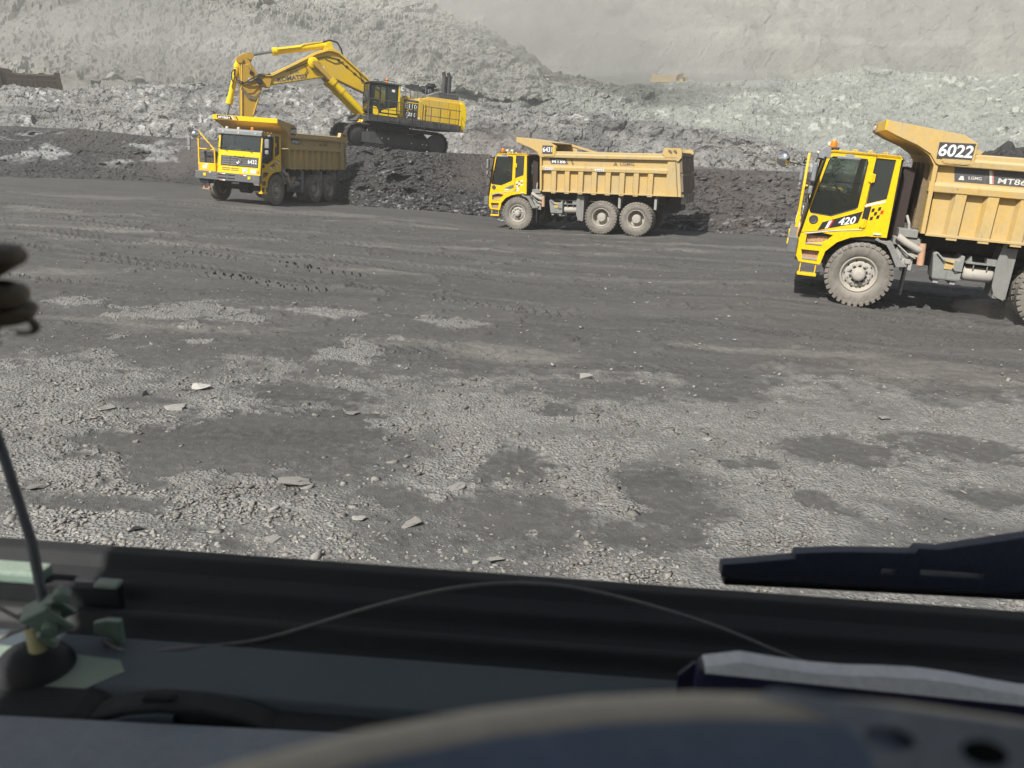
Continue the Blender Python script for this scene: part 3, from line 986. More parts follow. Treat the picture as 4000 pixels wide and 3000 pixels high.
# loose broken stone in the gravel
NS = 80000
yy = 5.0 * (15.5 / 5.0) ** (rng.random(NS) ** 1.25)
xx = yy * (rng.random(NS) * 1.66 - .82)
gmk = gravel_mask(xx, yy)
keep = rng.random(NS) < np.clip(gmk * 0.95 + .012, 0, 1) * np.interp(yy, [5, 9, 15], [1, .85, .6])
xx, yy, gmk = xx[keep], yy[keep], gmk[keep]
sz = np.exp(rng.normal(np.log(.0165), .62, len(xx))) * np.interp(xx / yy, [-.5, .1, .6], [1.12, 1, .82]) * np.interp(yy, [5, 12], [.9, 1.3])
sz = np.where(sz > .045, .045 + (sz - .045) * .55, sz)
sz = np.clip(sz, .007, .12)
zz = floor_z(xx, yy) + gmk * .012
tn = np.clip(.33 + .4 * fbm(xx / 1.2, yy / 1.2, 401, 3) + rng.normal(0, .15, len(xx)) - .26 * sstep(.022, .05, sz) + .22 * sstep(0, -.5, xx / yy) * sstep(8, 6, yy), 0, 1)
scatter('loose_gravel', np.stack([xx, yy, zz], -1), sz, tn, 'stone', .3, .55)
# specks on the dust farther out
NS = 2600
yy = 10.5 * (34 / 10.5) ** rng.random(NS)
xx = yy * (rng.random(NS) * 1.66 - .82)
scatter('dust_pebbles', np.stack([xx, yy, floor_z(xx, yy)], -1), np.clip(np.exp(rng.normal(np.log(.022), .5, NS)), .01, .09), np.clip(rng.normal(.38, .25, NS), 0, 1), 'stone')

def stone(name, seed, pos, size, tone, label, cat, mat='stone', flat=1.0, rot=0.0, group=None):
    V, F = HULLS[seed % len(HULLS)]
    me = bpy.data.meshes.new(name)
    me.from_pydata([tuple(v) for v in V * np.array([1, .8, flat])], [], [tuple(int(i) for i in f) for f in F])
    bm = bmesh.new(); bm.from_mesh(me)
    bmesh.ops.subdivide_edges(bm, edges=bm.edges, cuts=1, use_grid_fill=True)
    r = random.Random(seed + 50)
    for v in bm.verts:
        v.co += v.co.normalized() * r.uniform(-.10, .08)
    bm.to_mesh(me); bm.free()
    me.attributes.new('tone', 'FLOAT', 'POINT').data.foreach_set('value', np.full(len(me.vertices), tone, np.float32))
    me.materials.append(M[mat])
    o_ = link(name, me)
    o_.location = pos
    o_.scale = (size,) * 3
    o_.rotation_euler = (.1 * math.sin(seed), .12 * math.cos(seed * 2), rot)
    tag(o_, label, cat, group)
    return o_
STN = [  # x, y, radius, tone, flatness, rotation, label
    (-4.05, 9.84, .19, .95, .5, .1, 'long white stone lying on the gravel at the left'),
    (-4.52, 9.48, .10, .0, 1.3, .4, 'small black coal lump on the pale gravel at the left'),
    (-3.97, 9.02, .20, .62, .35, .3, 'flat tan slab just below the long white stone'),
    (-3.72, 9.45, .13, .50, .4, .9, 'grey-brown slab between the white stone and the tan slab'),
    (-4.72, 8.85, .15, .50, .35, 1.2, 'flat grey slab at the upper edge of the large dust patch'),
    (-1.94, 9.24, .14, .28, .4, .6, 'dark grey slab standing alone on the dust, left of centre'),
    (-2.03, 7.06, .19, .40, .3, .2, 'broad flat slab at the lower edge of the large dust patch'),
    (-.06, 5.80, .105, .66, .9, .5, 'pinkish tan block in front of the dashboard at the centre'),
    (1.09, 11.35, .17, .58, .6, .0, 'pale boulder at the far edge of the gravel, right of centre'),
    (-4.3, 6.7, .11, .25, .7, .9, 'brown-grey block beside the antenna rod'),
    (.96, 7.05, .12, .55, .6, .4, 'light block beside the round dust patch right of centre'),
    (4.9, 10.05, .14, .35, .7, .8, 'grey block with a dark side on the right-hand gravel'),
    (3.73, 10.63, .12, .22, .6, .3, 'dark stone at the far gravel edge below the truck numbered 6022'),
    (-1.91, 5.97, .10, .5, .4, .7, 'flat grey piece at the near edge of the gravel left of centre'),
    (-1.3, 6.4, .11, .6, .4, .2, 'tan flat piece left of the pinkish tan block'),
    (-2.24, 6.57, .10, .30, .5, 1.3, 'small dark slab below the large dust patch'),
    (-.48, 7.26, .16, .42, .35, .5, 'broad tan-grey slab at the centre of the gravel'),
    (-3.06, 5.98, .085, .05, .8, .3, 'black stone in the bright gravel at the lower left'),
    (-.82, 6.43, .14, .40, .3, .9, 'wide low slab in the gravel just left of centre'),
    (2.3, 8.9, .10, .6, .5, .2, 'pale lump above the oval dust patch on the right'),
]
for i, (x, y, r_, tn_, fl, ro, lab) in enumerate(STN):
    z = float(floor_z(np.array([x]), np.array([y]))[0])
    stone('rock', i * 3 + 1, (x, y, z + r_ * .18), r_, tn_, lab, 'rock', 'coal_lump' if tn_ < .06 else 'stone', fl, ro)

# fallen rock lying on the faces behind
def face_rubble(name, key, n, r0, r1, smed, ssig, smax, mat, tmu, tsd, c0=0.0, c1=1.0):
    P = LOFT[key]
    iv = (rng.uniform(r0, r1, n) * (P.shape[0] - 1)).astype(int)
    iu = (rng.uniform(c0, c1, n) * (P.shape[1] - 1)).astype(int)
    pts = P[iv, iu]
    clump = fbm(pts[:, 0] / 4, pts[:, 2] * 1.2 + pts[:, 1] / 4, 431, 3)
    k = rng.random(n) < np.clip(.55 + 1.6 * clump, .08, 1)
    pts = pts[k]
    scatter(name, pts, np.clip(np.exp(rng.normal(np.log(smed), ssig, len(pts))), smed * .4, smax), np.clip(rng.normal(tmu, tsd, len(pts)), 0, 1), mat, .7, .4)
face_rubble('fallen_rock', 'lower_rock_face', 16000, .02, .86, .062, .6, .5, 'stone', .48, .24, .18, .95)
face_rubble('pale_scree', 'pale_rock_face', 9000, .02, .80, .17, .6, 1.1, 'pale_stone', .52, .22, 0, .8)
face_rubble('hill_scree', 'rock_hill', 5000, .0, .7, .28, .5, 1.1, 'pale_stone', .30, .2)

# coal lumps down the face of the heap, and the big blocks among them
def bench_pts(n, u0, u1, v0, v1):
    """random surface points of the bench mesh, by its own columns and rows"""
    iu = (np.clip(rng.uniform(u0, u1, n), 0, 1) * (nu - 1)).astype(int)
    iv = (np.clip(rng.uniform(v0, v1, n), 0, 1) * 149).astype(int)
    return np.stack([X_b[iv, iu], Y_b[iv, iu], Z_b[iv, iu]], -1)
cp = np.concatenate([bench_pts(9000, .36, .58, .02, 1), bench_pts(3600, .58, .98, .02, 1), bench_pts(1800, .02, .34, .05, .9)])
cp = cp[(rng.random(len(cp)) < .12) | (np.abs(cp[:, 0] + 1.9) > 2.2) | (cp[:, 2] < .9)]
csz = np.clip(np.exp(rng.normal(np.log(.06), .62, len(cp))), .03, .5)
ctn = np.clip(rng.normal(.35, .25, len(cp)) + (rng.random(len(cp)) > .96) * .6, 0, 1)
scatter('coal_lumps', cp, csz, ctn, 'coal_lump', .5, .35)
for i, (p, r_, fl, ro, lab) in enumerate([
        ((-7.0, 44.3, 1.75), .95, .8, .5, 'large black coal slab jutting from the heap to the right of the truck numbered 6432'),
        ((-8.3, 45.6, 2.45), .55, .9, 1.4, 'black block near the top of the coal heap below the excavator tracks'),
        ((-5.9, 43.2, .85), .55, .8, 2.2, 'black coal block low on the heap between the trucks numbered 6432 and 6431'),
        ((-8.6, 43.6, 1.0), .5, .7, .3, 'dark coal block on the heap just behind the truck numbered 6432')]):
    stone('coal_block', i * 5 + 2, (p[0], p[1] - .75, p[2] + .12), r_, .12, lab, 'coal block', 'coal_lump', fl, ro)
rp = np.concatenate([bench_pts(900, .36, .6, -.0, .10), bench_pts(700, .6, .98, 0, .08)])
scatter('heap_foot_rubble', rp, np.clip(np.exp(rng.normal(np.log(.11), .5, len(rp))), .04, .35), np.clip(rng.normal(.6, .25, len(rp)), 0, 1), 'stone')

# ------------------------------------------------------------------ dump truck (local: x forward from front axle, y left, z up)
def make_tyre():
    b = MB()
    b.lathe([(.375, .13), (.41, .165), (.47, .185), (.53, .19), (.60, .18), (.655, .165), (.678, .135), (.682, 0), (.678, -.135), (.655, -.165), (.60, -.18), (.53, -.19), (.47, -.185), (.41, -.165), (.375, -.13)], 48)
    n = 34
    for k in range(n):
        for s in (1, -1):
            a = 2 * PI * (k + (0.5 if s < 0 else 0)) / n
            m = Matrix.Rotation(a, 4, 'Y') @ Matrix.Translation((0, s * .118, 0.664)) @ Matrix.Rotation(s * 0.18, 4, 'X')
            b.box(-.036, .036, -.072, .072, -.055, .022, m)
    return b.mesh('tyre', 'tyre')

def make_wheel(front):
    b = MB()
    if front:
        b.lathe([(.30, -.13), (.378, -.13), (.378, .135), (.385, .15), (.372, .165), (.352, .155), (.335, .11), (.322, .085), (.30, .075), (.272, .095), (.245, .112), (.20, .115), (.165, .11), (.15, .125), (.142, .165), (.13, .185), (.125, .235), (.10, .255), (.05, .262), (0.001, .263)], 40)
    else:
        b.lathe([(.30, -.13), (.378, -.13), (.378, .135), (.388, .155), (.372, .168), (.352, .155), (.335, .09), (.318, -.05), (.31, -.13), (.22, -.135), (.205, -.12), (.19, .0), (.185, .06), (.16, .085), (.08, .092), (0.001, .093)], 40)
    return b.mesh('wheel', 'wheel_steel')

def build_truck():
    R_ = empty('dump_truck')
    # chassis
    b = MB()
    for s in (1, -1):
        b.box(-6.7, 1.2, s * .36, s * .48, .92, 1.22)
    for x in (-6.4, -5.2, -4.4, -3.2, -2.0, -.9, .6):
        b.box(x - .08, x + .08, -.36, .36, .95, 1.18)
    for x in (0, -3.76, -5.26):
        b.cyl((x, -1.25, .69), (x, 1.25, .69), .12, n=12)
        b.cyl((x, -.25, .69), (x, .25, .69), .26, n=12)
    b.box(-6.3, -1.2, -.6, .6, 1.3, 1.6)
    b.box(-6.95, -6.3, -.55, .55, 1.05, 1.45)
    b.build('chassis', 'chassis', R_)
    # wheels
    ty = make_tyre()
    wf, wr = make_wheel(True), make_wheel(False)
    bolts = MB()
    gaps = MB()
    for k in range(10):
        a = 2 * PI * k / 10
        m = Matrix.Rotation(a, 4, 'Y')
        bolts.box(-.022, .022, .10, .14, .205, .245, m)
        gaps.box(-.032, .032, .105, .122, .150, .186, m)
        gaps.box(-.020, .020, .070, .098, .276, .300, m @ Matrix.Rotation(.3, 4, 'Y'))
    bm_, gm_ = bolts.mesh('wheel_bolts', 'steel_dusty'), gaps.mesh('hub_openings', 'black')
    for x, front in ((0, True), (-3.76, False), (-5.26, False)):
        for s in (1, -1):
            spots = ((1.43, True),) if front else ((1.43, True), (.98, False))
            for yy, outer in spots:
                r = 0 if s > 0 else PI
                w = link('wheel', wf if front else wr, R_, smooth=35, loc=(x, s * yy, .69), rot=(0, 0, r))
                link('tyre', ty, w, smooth=30, rot=(0, rng.random() * 6, 0))
                if front:
                    link('wheel_bolts', bm_, w, kind='stuff')
                    link('hub_openings', gm_, w, kind='stuff')
    # ---- cab shell
    side = [(-.40, 1.53), (-.385, 2.4), (-.37, 3.12), (-.42 + .08, 3.20), (.95, 3.225), (1.06, 3.19), (1.13, 3.09), (1.245, 2.40), (1.395, 1.40), (1.38, 1.01), (1.27, .83), (.82, .81), (.76, 1.11), (.56, 1.33), (.30, 1.46), (0, 1.52)]
    door_win = [(1.00, 3.06), (1.03, 2.98), (1.225, 1.95), (1.19, 1.90), (.78, 1.87), (.33, 2.06), (.29, 2.10), (.26, 3.03), (.29, 3.09), (.96, 3.09)]
    quarter = [(.11, 3.13), (-.27, 3.12), (-.245, 2.32), (.13, 2.18)]
    upper_step = [(1.20, 1.43), (.92, 1.50), (.66, 1.47), (.76, 1.36), (.86, 1.30), (1.20, 1.25)]
    lower_step = [(1.26, 1.10), (.88, 1.10), (.90, .93), (1.20, .90)]
    b = MB()
    b.prism(side, 1.55, 1.61, 'y', [door_win, quarter, upper_step, lower_step])
    cabside = [p for p in side if p[1] > 1.35] + [(.9, 1.36)]
    right = [(-.40, 1.53), (-.37, 3.12), (-.34, 3.20), (.95, 3.225), (1.06, 3.19), (1.13, 3.09), (1.245, 2.40), (1.395, 1.40), (.3, 1.40)]
    b.prism(right, -.62, -.57, 'y', [[(1.0, 3.05), (1.14, 2.35), (.35, 2.25), (.29, 3.05)], [(.16, 3.05), (.2, 2.3), (-.2, 2.3), (-.25, 3.05)]])
    b.prism([(-.40, 3.13), (-.34, 3.205), (.95, 3.23), (1.065, 3.192), (1.13, 3.095), (1.08, 3.08), (1.03, 3.13), (.94, 3.16), (-.34, 3.14)], -.62, 1.61)
    b.build('cab', 'cab_yellow', R_, bevel=.012)
    cabo = last(R_)
    b = MB()
    b.box(-.42, -.36, -.57, 1.55, 1.5, 2.05)                       # rear wall, below and around its window
    b.box(-.42, -.36, -.57, 1.55, 2.85, 3.15)
    b.box(-.42, -.36, -.57, -.1, 2.05, 2.85)
    b.box(-.42, -.36, 1.1, 1.55, 2.05, 2.85)
    b.box(-.38, 1.25, -.57, 1.55, 1.42, 1.5)
    b.build('rear_wall', 'black', cabo)
    def fx(z):
        return 1.395 - (z - 1.40) * .150
    def front_quad(y0, y1, z0, z1, off0, off1, b):
        vs = []
        for o_ in (off0, off1):
            for y, z in ((y0, z0), (y1, z0), (y1, z1), (y0, z1)):
                vs.append((fx(z) + o_, y, z))
        return b.add(vs, [(0, 1, 2, 3), (7, 6, 5, 4), (0, 4, 5, 1), (1, 5, 6, 2), (2, 6, 7, 3), (3, 7, 4, 0)])
    b = MB()
    front_quad(-.62, 1.61, 1.34, 2.36, -.06, 0.0, b)
    front_quad(-.62, -.52, 2.36, 3.08, -.06, 0.0, b)
    front_quad(1.53, 1.61, 2.36, 3.08, -.06, 0.0, b)
    b.build('front_panel', 'cab_yellow_clean', cabo, bevel=.012)
    b = MB(); front_quad(-.50, 1.53, 2.38, 3.08, -.045, -.03, b)
    b.build('windshield', 'glass_front', cabo)
    b = MB()
    front_quad(-.52, 1.55, 2.355, 2.395, -.02, .008, b)
    front_quad(-.53, -.49, 2.38, 3.08, -.02, .007, b); front_quad(1.515, 1.55, 2.38, 3.08, -.02, .007, b)
    b.build('windshield_seal', 'black', cabo)
    b = MB()
    b.prism([(1.0, 3.05), (1.02, 3.27), (1.12, 3.30), (1.24, 3.22), (1.25, 3.06), (1.14, 3.03)], -.66, 1.62)
    b.build('sun_visor', 'visor_grey', cabo, bevel=.02)
    for y in (-.35, .45, 1.3):
        MB().cyl((1.245, y, 3.15), (1.265, y, 3.15), .035, n=14).build('visor_lamp', 'lens', cabo)
    b = MB(); b.prism(door_win, 1.572, 1.58); b.build('door_window', 'glass_dark', cabo)
    b = MB(); b.prism(quarter, 1.575, 1.583); b.build('quarter_window', 'glass_black', cabo)
    for wn_, (x0, x1) in (('side_window', (.29, 1.1)), ('side_window', (-.25, .2))):
        b = MB(); b.prism([(x0, 3.05), (x1, 3.05), (x1 + .02, 2.3), (x0, 2.27)], -.60, -.595); b.build(wn_, 'glass_dark', cabo)
    b = MB()   # rubber round the door window
    for i in range(len(door_win)):
        p, q = door_win[i], door_win[(i + 1) % len(door_win)]
        b.cyl((p[0], 1.608, p[1]), (q[0], 1.608, q[1]), .012, n=6)
    b.build('window_seal', 'black', cabo)
    # door seam, hinges, handles
    b = MB()
    seam = [(1.335, 1.46), (.95, 1.53), (.5, 1.60), (.17, 1.635), (.155, 1.9), (.13, 2.6), (.11, 3.17), (1.0, 3.18), (1.09, 3.06), (1.335, 1.46)]
    for p, q in zip(seam[:-1], seam[1:]):
        b.cyl((p[0], 1.609, p[1]), (q[0], 1.609, q[1]), .007, n=6)
    b.build('door_seam', 'black', cabo)
    for z in (2.72, 1.78):
        b = MB(); b.box(.06, .18, 1.60, 1.645, z - .085, z + .085); b.box(.10, .135, 1.64, 1.66, z - .10, z + .10)
        b.build('door_hinge', 'cab_yellow', cabo, bevel=.01)
    MB().lathe([(.095, -.01), (.095, .012), (.075, .016), (.06, .006), (.001, .004)], 20, (1.12, 1.612, 1.765)).build('door_lock', 'dark_grey', cabo)
    b = MB(); b.box(-.28, -.12, 1.605, 1.64, 1.565, 1.605); b.build('side_marker', 'lens', cabo, bevel=.012)
    # stepped openings in the lower skirt
    for poly, nm in ((upper_step, 'skirt_recess'), (lower_step, 'skirt_recess')):
        b = MB(); b.prism(poly, 1.49, 1.50)
        xs_ = [p[0] for p in poly]; zs_ = [p[1] for p in poly]
        k = 7
        for i in range(k):
            xx = min(xs_) + (i + .5) / k * (max(xs_) - min(xs_))
            b.box(xx - .012, xx + .012, 1.495, 1.515, min(zs_) + .03, max(zs_) - .03)
        b.build(nm, 'rust_pipe', cabo)
    for z, x0, x1 in ((1.245, .86, 1.2), (.915, .9, 1.22)):
        b = MB(); b.box(x0, x1, 1.50, 1.628, z - .015, z + .012); b.build('step_plate', 'steel_dusty', cabo)
    b = MB(); b.prism([(1.25, 1.46), (.56, 1.60), (.1, 1.655), (.1, 1.64), (.56, 1.58), (1.25, 1.44)], 1.60, 1.625); b.build('skirt_trim', 'white_worn', cabo)
    # hanging ladder step
    b = MB()
    for x in (.90, 1.22):
        b.box(x - .012, x + .012, 1.52, 1.58, .56, .84)
    b.box(.86, 1.26, 1.44, 1.64, .54, .60)
    b.build('ladder_step', 'cab_yellow', R_, bevel=.006)
    # grille, slats, emblem
    b = MB(); front_quad(-.44, 1.48, 1.68, 2.12, .0, .025, b); b.build('grille', 'dark_grey', cabo, bevel=.012)
    gr = last(cabo)
    for (y0, y1) in ((-.38, .04), (.10, .44)):
        for k in range(4):
            z = 1.72 + .10 * k
            b = MB(); front_quad(y0, y1, z, z + .055, .02, .045, b); b.build('grille_slat', 'bumper_grey', cabo)
    for k in range(4):
        z = 1.72 + .10 * k
        b = MB(); front_quad(.58, 1.44, z, z + .018, .02, .034, b); b.build('grille_slat', 'bumper_grey', cabo)
    z = 1.91
    b = MB().lathe([(.09, 0), (.14, 0), (.14, .03), (.125, .04), (.10, .03), (.09, .02)], 28, (0, 0, 0), 'x', True)
    o_ = b.build('emblem_ring', 'chrome', cabo, smooth=50, loc=(fx(z) + .03, .50, z)); o_.scale = (1, 1, .82)
    b = MB(); b.prism([(-.055, -.06), (.055, -.06), (0, .075)], 0, .02, 'x'); b.prism([(-.02, -.06), (.02, -.06), (0, .02)], .02, .03, 'x')
    b.build('emblem', 'lens', cabo, loc=(fx(z) + .03, .50, z))
    b = MB(); b.tube([(fx(2.14) + .03, .28, 2.17), (fx(2.14) + .06, .30, 2.11), (fx(2.14) + .06, .72, 2.11), (fx(2.14) + .03, .74, 2.17)], .012); b.build('grab_handle', 'black', cabo)
    for y0, y1 in ((-.36, .06), (.11, .50)):
        for z in (1.47, 1.55):
            b = MB(); front_quad(y0, y1, z, z + .045, -.005, .006, b); b.build('vent_slot', 'decal_brown', cabo)
    b = MB(); front_quad(1.10, 1.42, 1.41, 1.60, -.0, .015, b); b.build('headlight', 'lens', cabo, bevel=.01)
    b = MB(); front_quad(1.45, 1.55, 1.42, 1.55, -.0, .012, b); b.build('turn_lamp', 'orange', cabo, bevel=.01)
    for y in (-.22, 1.05):   # wipers
        b = MB(); b.tube([(fx(2.33) + .03, y + .12, 2.31), (fx(2.45) + .03, y - .22, 2.46)], .012, 6); b.tube([(fx(2.42) + .02, y - .42, 2.43), (fx(2.52) + .02, y + .0, 2.50)], .009, 6)
        b.build('wiper', 'black', cabo)
    for y in (-.25, 1.25):
        b = MB(); front_quad(y - .04, y + .04, 2.19, 2.23, .0, .02, b); b.build('washer_nozzle', 'lens', cabo)
    # roof lamps, beacon
    b = MB(); b.box(.85, 1.1, .75, 1.2, 3.22, 3.29); b.build('beacon_base', 'black', cabo, bevel=.02)
    b = MB().lathe([(.075, 0), (.075, .08), (.055, .13), (.001, .14)], 18, (0.97, .98, 3.29), 'z'); b.build('beacon', 'orange', cabo, smooth=True)
    for y in (-.3, .3):
        b = MB(); b.cyl((1.0, y, 3.23), (1.0, y, 3.31), .03, n=10); b.cyl((.96, y, 3.34), (1.06, y, 3.34), .055, n=14); b.build('work_lamp', 'lens', cabo)
    for x in (-.1, .2, .5):
        b = MB(); b.tube([(x, 1.3, 3.22), (x, 1.3, 3.26), (x + .06, 1.3, 3.26), (x + .06, 1.3, 3.22)], .012, 6); b.build('lifting_eye', 'cab_yellow', cabo)
    # mirrors on the left front pillar
    b = MB(); b.tube([(1.13, 1.60, 3.02), (1.27, 1.86, 3.04), (1.29, 1.92, 2.95), (1.31, 1.92, 2.25), (1.28, 1.66, 2.12)], .016, 6); b.build('mirror_arm', 'black', cabo)
    b = MB(); b.box(1.24, 1.33, 1.80, 2.02, 2.56, 2.95); b.build('mirror', 'visor_grey', cabo, bevel=.03)
    b = MB(); b.box(1.26, 1.34, 1.82, 2.0, 2.30, 2.47); b.build('mirror', 'visor_grey', cabo, bevel=.03)
    b = MB(); b.box(.42, .88, 1.61, 1.80, 3.06, 3.12); b.box(.55, .72, 1.62, 1.74, 3.11, 3.16); b.build('rain_hood', 'visor_grey', cabo, bevel=.015)
    b = MB(); b.tube([(1.37, 1.63, 1.38), (1.33, 1.65, 1.7), (1.22, 1.65, 2.45), (1.11, 1.63, 3.08)], .022, 6); b.build('pillar_hose', 'black', cabo)
    # seat, dash, steering wheel
    b = MB(); b.box(-.2, .35, .75, 1.3, 1.9, 2.05); b.box(-.25, -.1, .75, 1.3, 2.0, 2.75); b.build('seat', 'seat', cabo, bevel=.05)
    b = MB(); b.box(.8, 1.2, -.5, 1.5, 1.5, 2.28); b.box(.70, .82, .2, .7, 1.9, 2.18); b.build('dashboard', 'seat', cabo, bevel=.03)
    b = MB().lathe([(.21, 0), (.225, .02), (.24, 0), (.225, -.02)], 24, (0, 0, 0), 'x', True); b.box(-.01, .01, -.21, .21, -.015, .015)
    b.build('steering_wheel', 'seat', cabo, loc=(.66, 1.0, 2.33), rot=(0, .7, 0))
    b = MB(); b.box(.0, .75, -.50, -.46, 2.50, 2.53); b.build('grab_rail', 'steel_dusty', cabo)
    for y, z, k in ((.15, 2.40, 0), (.7, 2.41, 1)):
        b = MB(); b.box(1.02, 1.16, y, y + .34, 2.395, 2.41, Matrix.Rotation(.0, 4, 'X')); b.build('paper', 'white', cabo)
    # bumper
    b = MB(); b.box(1.36, 1.56, -1.66, 1.68, 1.01, 1.355); b.build('bumper', 'bumper_grey', R_, bevel=.015)
    bu = last(R_)
    for z in (1.10, 1.24):
        for y0, y1 in ((-.46, -.02), (.04, .42)):
            b = MB(); b.box(1.555, 1.566, y0, y1, z, z + .05); b.build('bumper_slot', 'black', bu)
    for y in (-1.14, 1.16):
        b = MB(); b.box(1.555, 1.59, y - .075, y + .075, 1.14, 1.27); b.build('fog_lamp', 'lamp_yellow', bu, bevel=.012)
    for y, z, m in ((-.16, 1.31, 'white'), (-.9, 1.33, 'white'), (-.28, 1.31, 'pink_tape'), (.77, 1.31, 'red'), (.93, 1.31, 'white'), (-.16, 1.03, 'white'), (-.3, 1.03, 'pink_tape'), (-1.0, 1.33, 'red')):
        b = MB(); b.box(1.556, 1.564, y - .075, y + .075, z - .022, z + .022); b.build('reflective_tape', m, bu)
    for y in (-.58, -.66, .50, .64):
        for z in (1.12, 1.25):
            b = MB(); b.cyl((1.55, y, z), (1.575, y, z), .022, n=8); b.build('bolt_head', 'steel_dusty', bu)
    b = MB(); b.box(1.40, 1.50, -.45, .45, .96, 1.0); b.build('tow_plate', 'dark_grey', bu)
    # right platform, headlight box, railing, mirror
    b = MB(); b.box(.35, 1.46, -1.56, -.64, 1.36, 1.71); b.build('platform', 'cab_yellow', R_, bevel=.015)
    pl = last(R_)
    b = MB(); b.box(1.455, 1.475, -1.32, -1.06, 1.44, 1.62); b.build('headlight', 'lens', pl, bevel=.012)
    b = MB(); b.box(1.456, 1.464, -1.20, -1.02, 1.645, 1.69); b.build('reflective_tape', 'white', pl)
    b = MB(); b.box(1.456, 1.464, -1.55, -1.50, 1.4, 1.65); b.build('reflective_tape', 'pink_tape', pl)
    b = MB(); b.box(.3, 1.1, -1.5, -.72, 1.71, 2.24); b.build('filter_box', 'dark_grey', pl, bevel=.03)
    b = MB()
    x = 1.42
    b.box(x - .03, x + .03, -1.555, -1.49, 1.7, 3.12); b.box(x - .025, x + .025, -.72, -.67, 1.7, 2.34)
    b.tube([(x, -1.52, 3.10), (x, -.70, 2.32)], .035, 8); b.tube([(x, -1.52, 2.33), (x, -.70, 2.31)], .028, 8)
    b.tube([(x - .9, -1.52, 2.33), (x, -1.52, 2.33)], .025, 8); b.box(x - .93, x - .88, -1.55, -1.50, 1.7, 2.33)
    b.build('railing', 'cab_yellow', R_, bevel=.006)
    b = MB(); b.tube([(1.42, -1.52, 2.95), (1.5, -1.74, 2.97), (1.52, -1.95, 2.86)], .018, 6); b.build('mirror_arm', 'black', R_)
    b = MB(); b.box(1.48, 1.56, -2.03, -1.88, 2.42, 2.84); b.build('mirror', 'visor_grey', R_, bevel=.03)
    b = MB(); b.box(1.49, 1.56, -2.03, -1.88, 2.20, 2.38); b.build('mirror', 'visor_grey', R_, bevel=.03)
    b = MB(); b.tube([(1.4, -1.45, 2.8), (1.75, -1.35, 2.85), (1.98, -1.25, 2.90)], .013, 6); b.build('mirror_arm', 'black', R_)
    b = MB().lathe([(.001, .10), (.07, .095), (.125, .06), (.15, .0), (.14, -.02), (.001, -.02)], 24, axis='x'); b.build('round_mirror', 'chrome', R_, smooth=50, loc=(2.0, -1.24, 2.93), rot=(0, .1, .9))
    last(R_).scale = (1.3, 1.3, 1.3)
    # right boarding steps
    b = MB(); b.prism([(1.0, 1.0), (1.5, 1.0), (1.4, .8), (1.1, .8)], -1.5, -1.05); b.build('step_bracket', 'dark_grey', R_)
    b = MB()
    for y in (-1.42, -1.15):
        b.box(1.22, 1.27, y - .035, y + .035, .55, .82)
    b.box(1.15, 1.33, -1.48, -1.1, .53, .57)
    b.build('ladder_step', 'rust_pipe', R_)
    # front mudguard, strut, flap
    b = MB(); b.prism([(-.22, 1.52), (-.30, 1.46), (-.52, 1.46), (-.86, .96), (-.70, .94), (-.50, 1.28), (-.42, 1.38), (-.18, 1.46)], 1.30, 1.62); b.build('mudguard', 'tank_grey', R_, bevel=.01)
    b = MB(); b.box(-.92, -.88, 1.25, 1.62, .36, .96); b.build('mud_flap', 'black', R_, rot=(0, 0, 0))
    b = MB(); b.prism([(.82, 1.11), (.60, 1.36), (.3, 1.5), (-.1, 1.55), (-.4, 1.53), (-.4, 1.49), (-.1, 1.5), (.28, 1.45), (.56, 1.31), (.77, 1.08)], .62, 1.56); b.build('wheel_arch', 'black', R_)
    # machinery behind the cab
    b = MB(); b.box(-.74, -.50, -.9, 1.15, 1.2, 2.98); b.build('radiator_guard', 'maroon', R_, bevel=.02)
    b = MB(); b.box(-1.0, -.62, .9, 1.5, 1.58, 1.74); b.box(-1.1, -.55, .95, 1.45, 1.40, 1.56); b.box(-.95, -.6, 1.0, 1.4, 1.1, 1.3); b.build('battery_box', 'tank_grey', R_, bevel=.012)
    b = MB(); b.tube([(-.62, 1.50, 1.58), (-.80, 1.53, 1.47), (-1.02, 1.53, 1.36), (-1.10, 1.5, 1.33)], .075, 12); b.build('exhaust_pipe', 'wheel_steel', R_, smooth=True)
    b = MB(); b.tube([(-1.13, 1.48, 1.48), (-1.15, 1.50, 1.25), (-1.16, 1.54, 1.02)], .072, 14); b.build('exhaust_pipe', 'rust_pipe', R_, smooth=50)
    b = MB(); b.lathe([(.062, 0), (.001, 0)], 14, (-1.16, 1.541, 1.018), 'z'); b.build('pipe_mouth', 'black', R_)
    for (x0, x1, z0, z1, y) in ((-.78, -.66, 1.08, 1.34, 1.35), (-.98, -.80, 1.02, 1.12, 1.4), (-.86, -.80, .86, 1.1, 1.42), (-1.02, -.95, .88, 1.3, 1.38), (-.72, -.60, .9, 1.02, 1.3), (-1.1, -.9, 1.18, 1.25, 1.45)):
        b = MB(); b.box(x0, x1, y - .08, y + .06, z0, z1); b.build('valve_block', 'steel_dusty', R_, bevel=.008)
    for pts_, r_ in (([(-.62, 1.45, 1.2), (-.8, 1.5, 1.05), (-.95, 1.46, .9)], .022), ([(-.66, 1.47, 1.4), (-.9, 1.52, 1.22), (-1.05, 1.5, 1.15)], .016), ([(-.75, 1.2, 2.0), (-.8, 1.4, 1.85), (-.82, 1.4, 1.7)], .028)):
        b = MB(); b.tube(pts_, r_, 6); b.build('air_hose', 'steel_dusty', R_)
    b = MB(); b.prism([(-1.46, .76), (-1.38, 1.30), (-1.46, 1.34), (-1.60, 1.22), (-1.90, 1.22), (-1.94, 1.31), (-2.0, 1.30), (-2.0, .76)], .75, 1.42); b.build('fuel_tank', 'tank_grey', R_, bevel=.03)
    tk = last(R_)
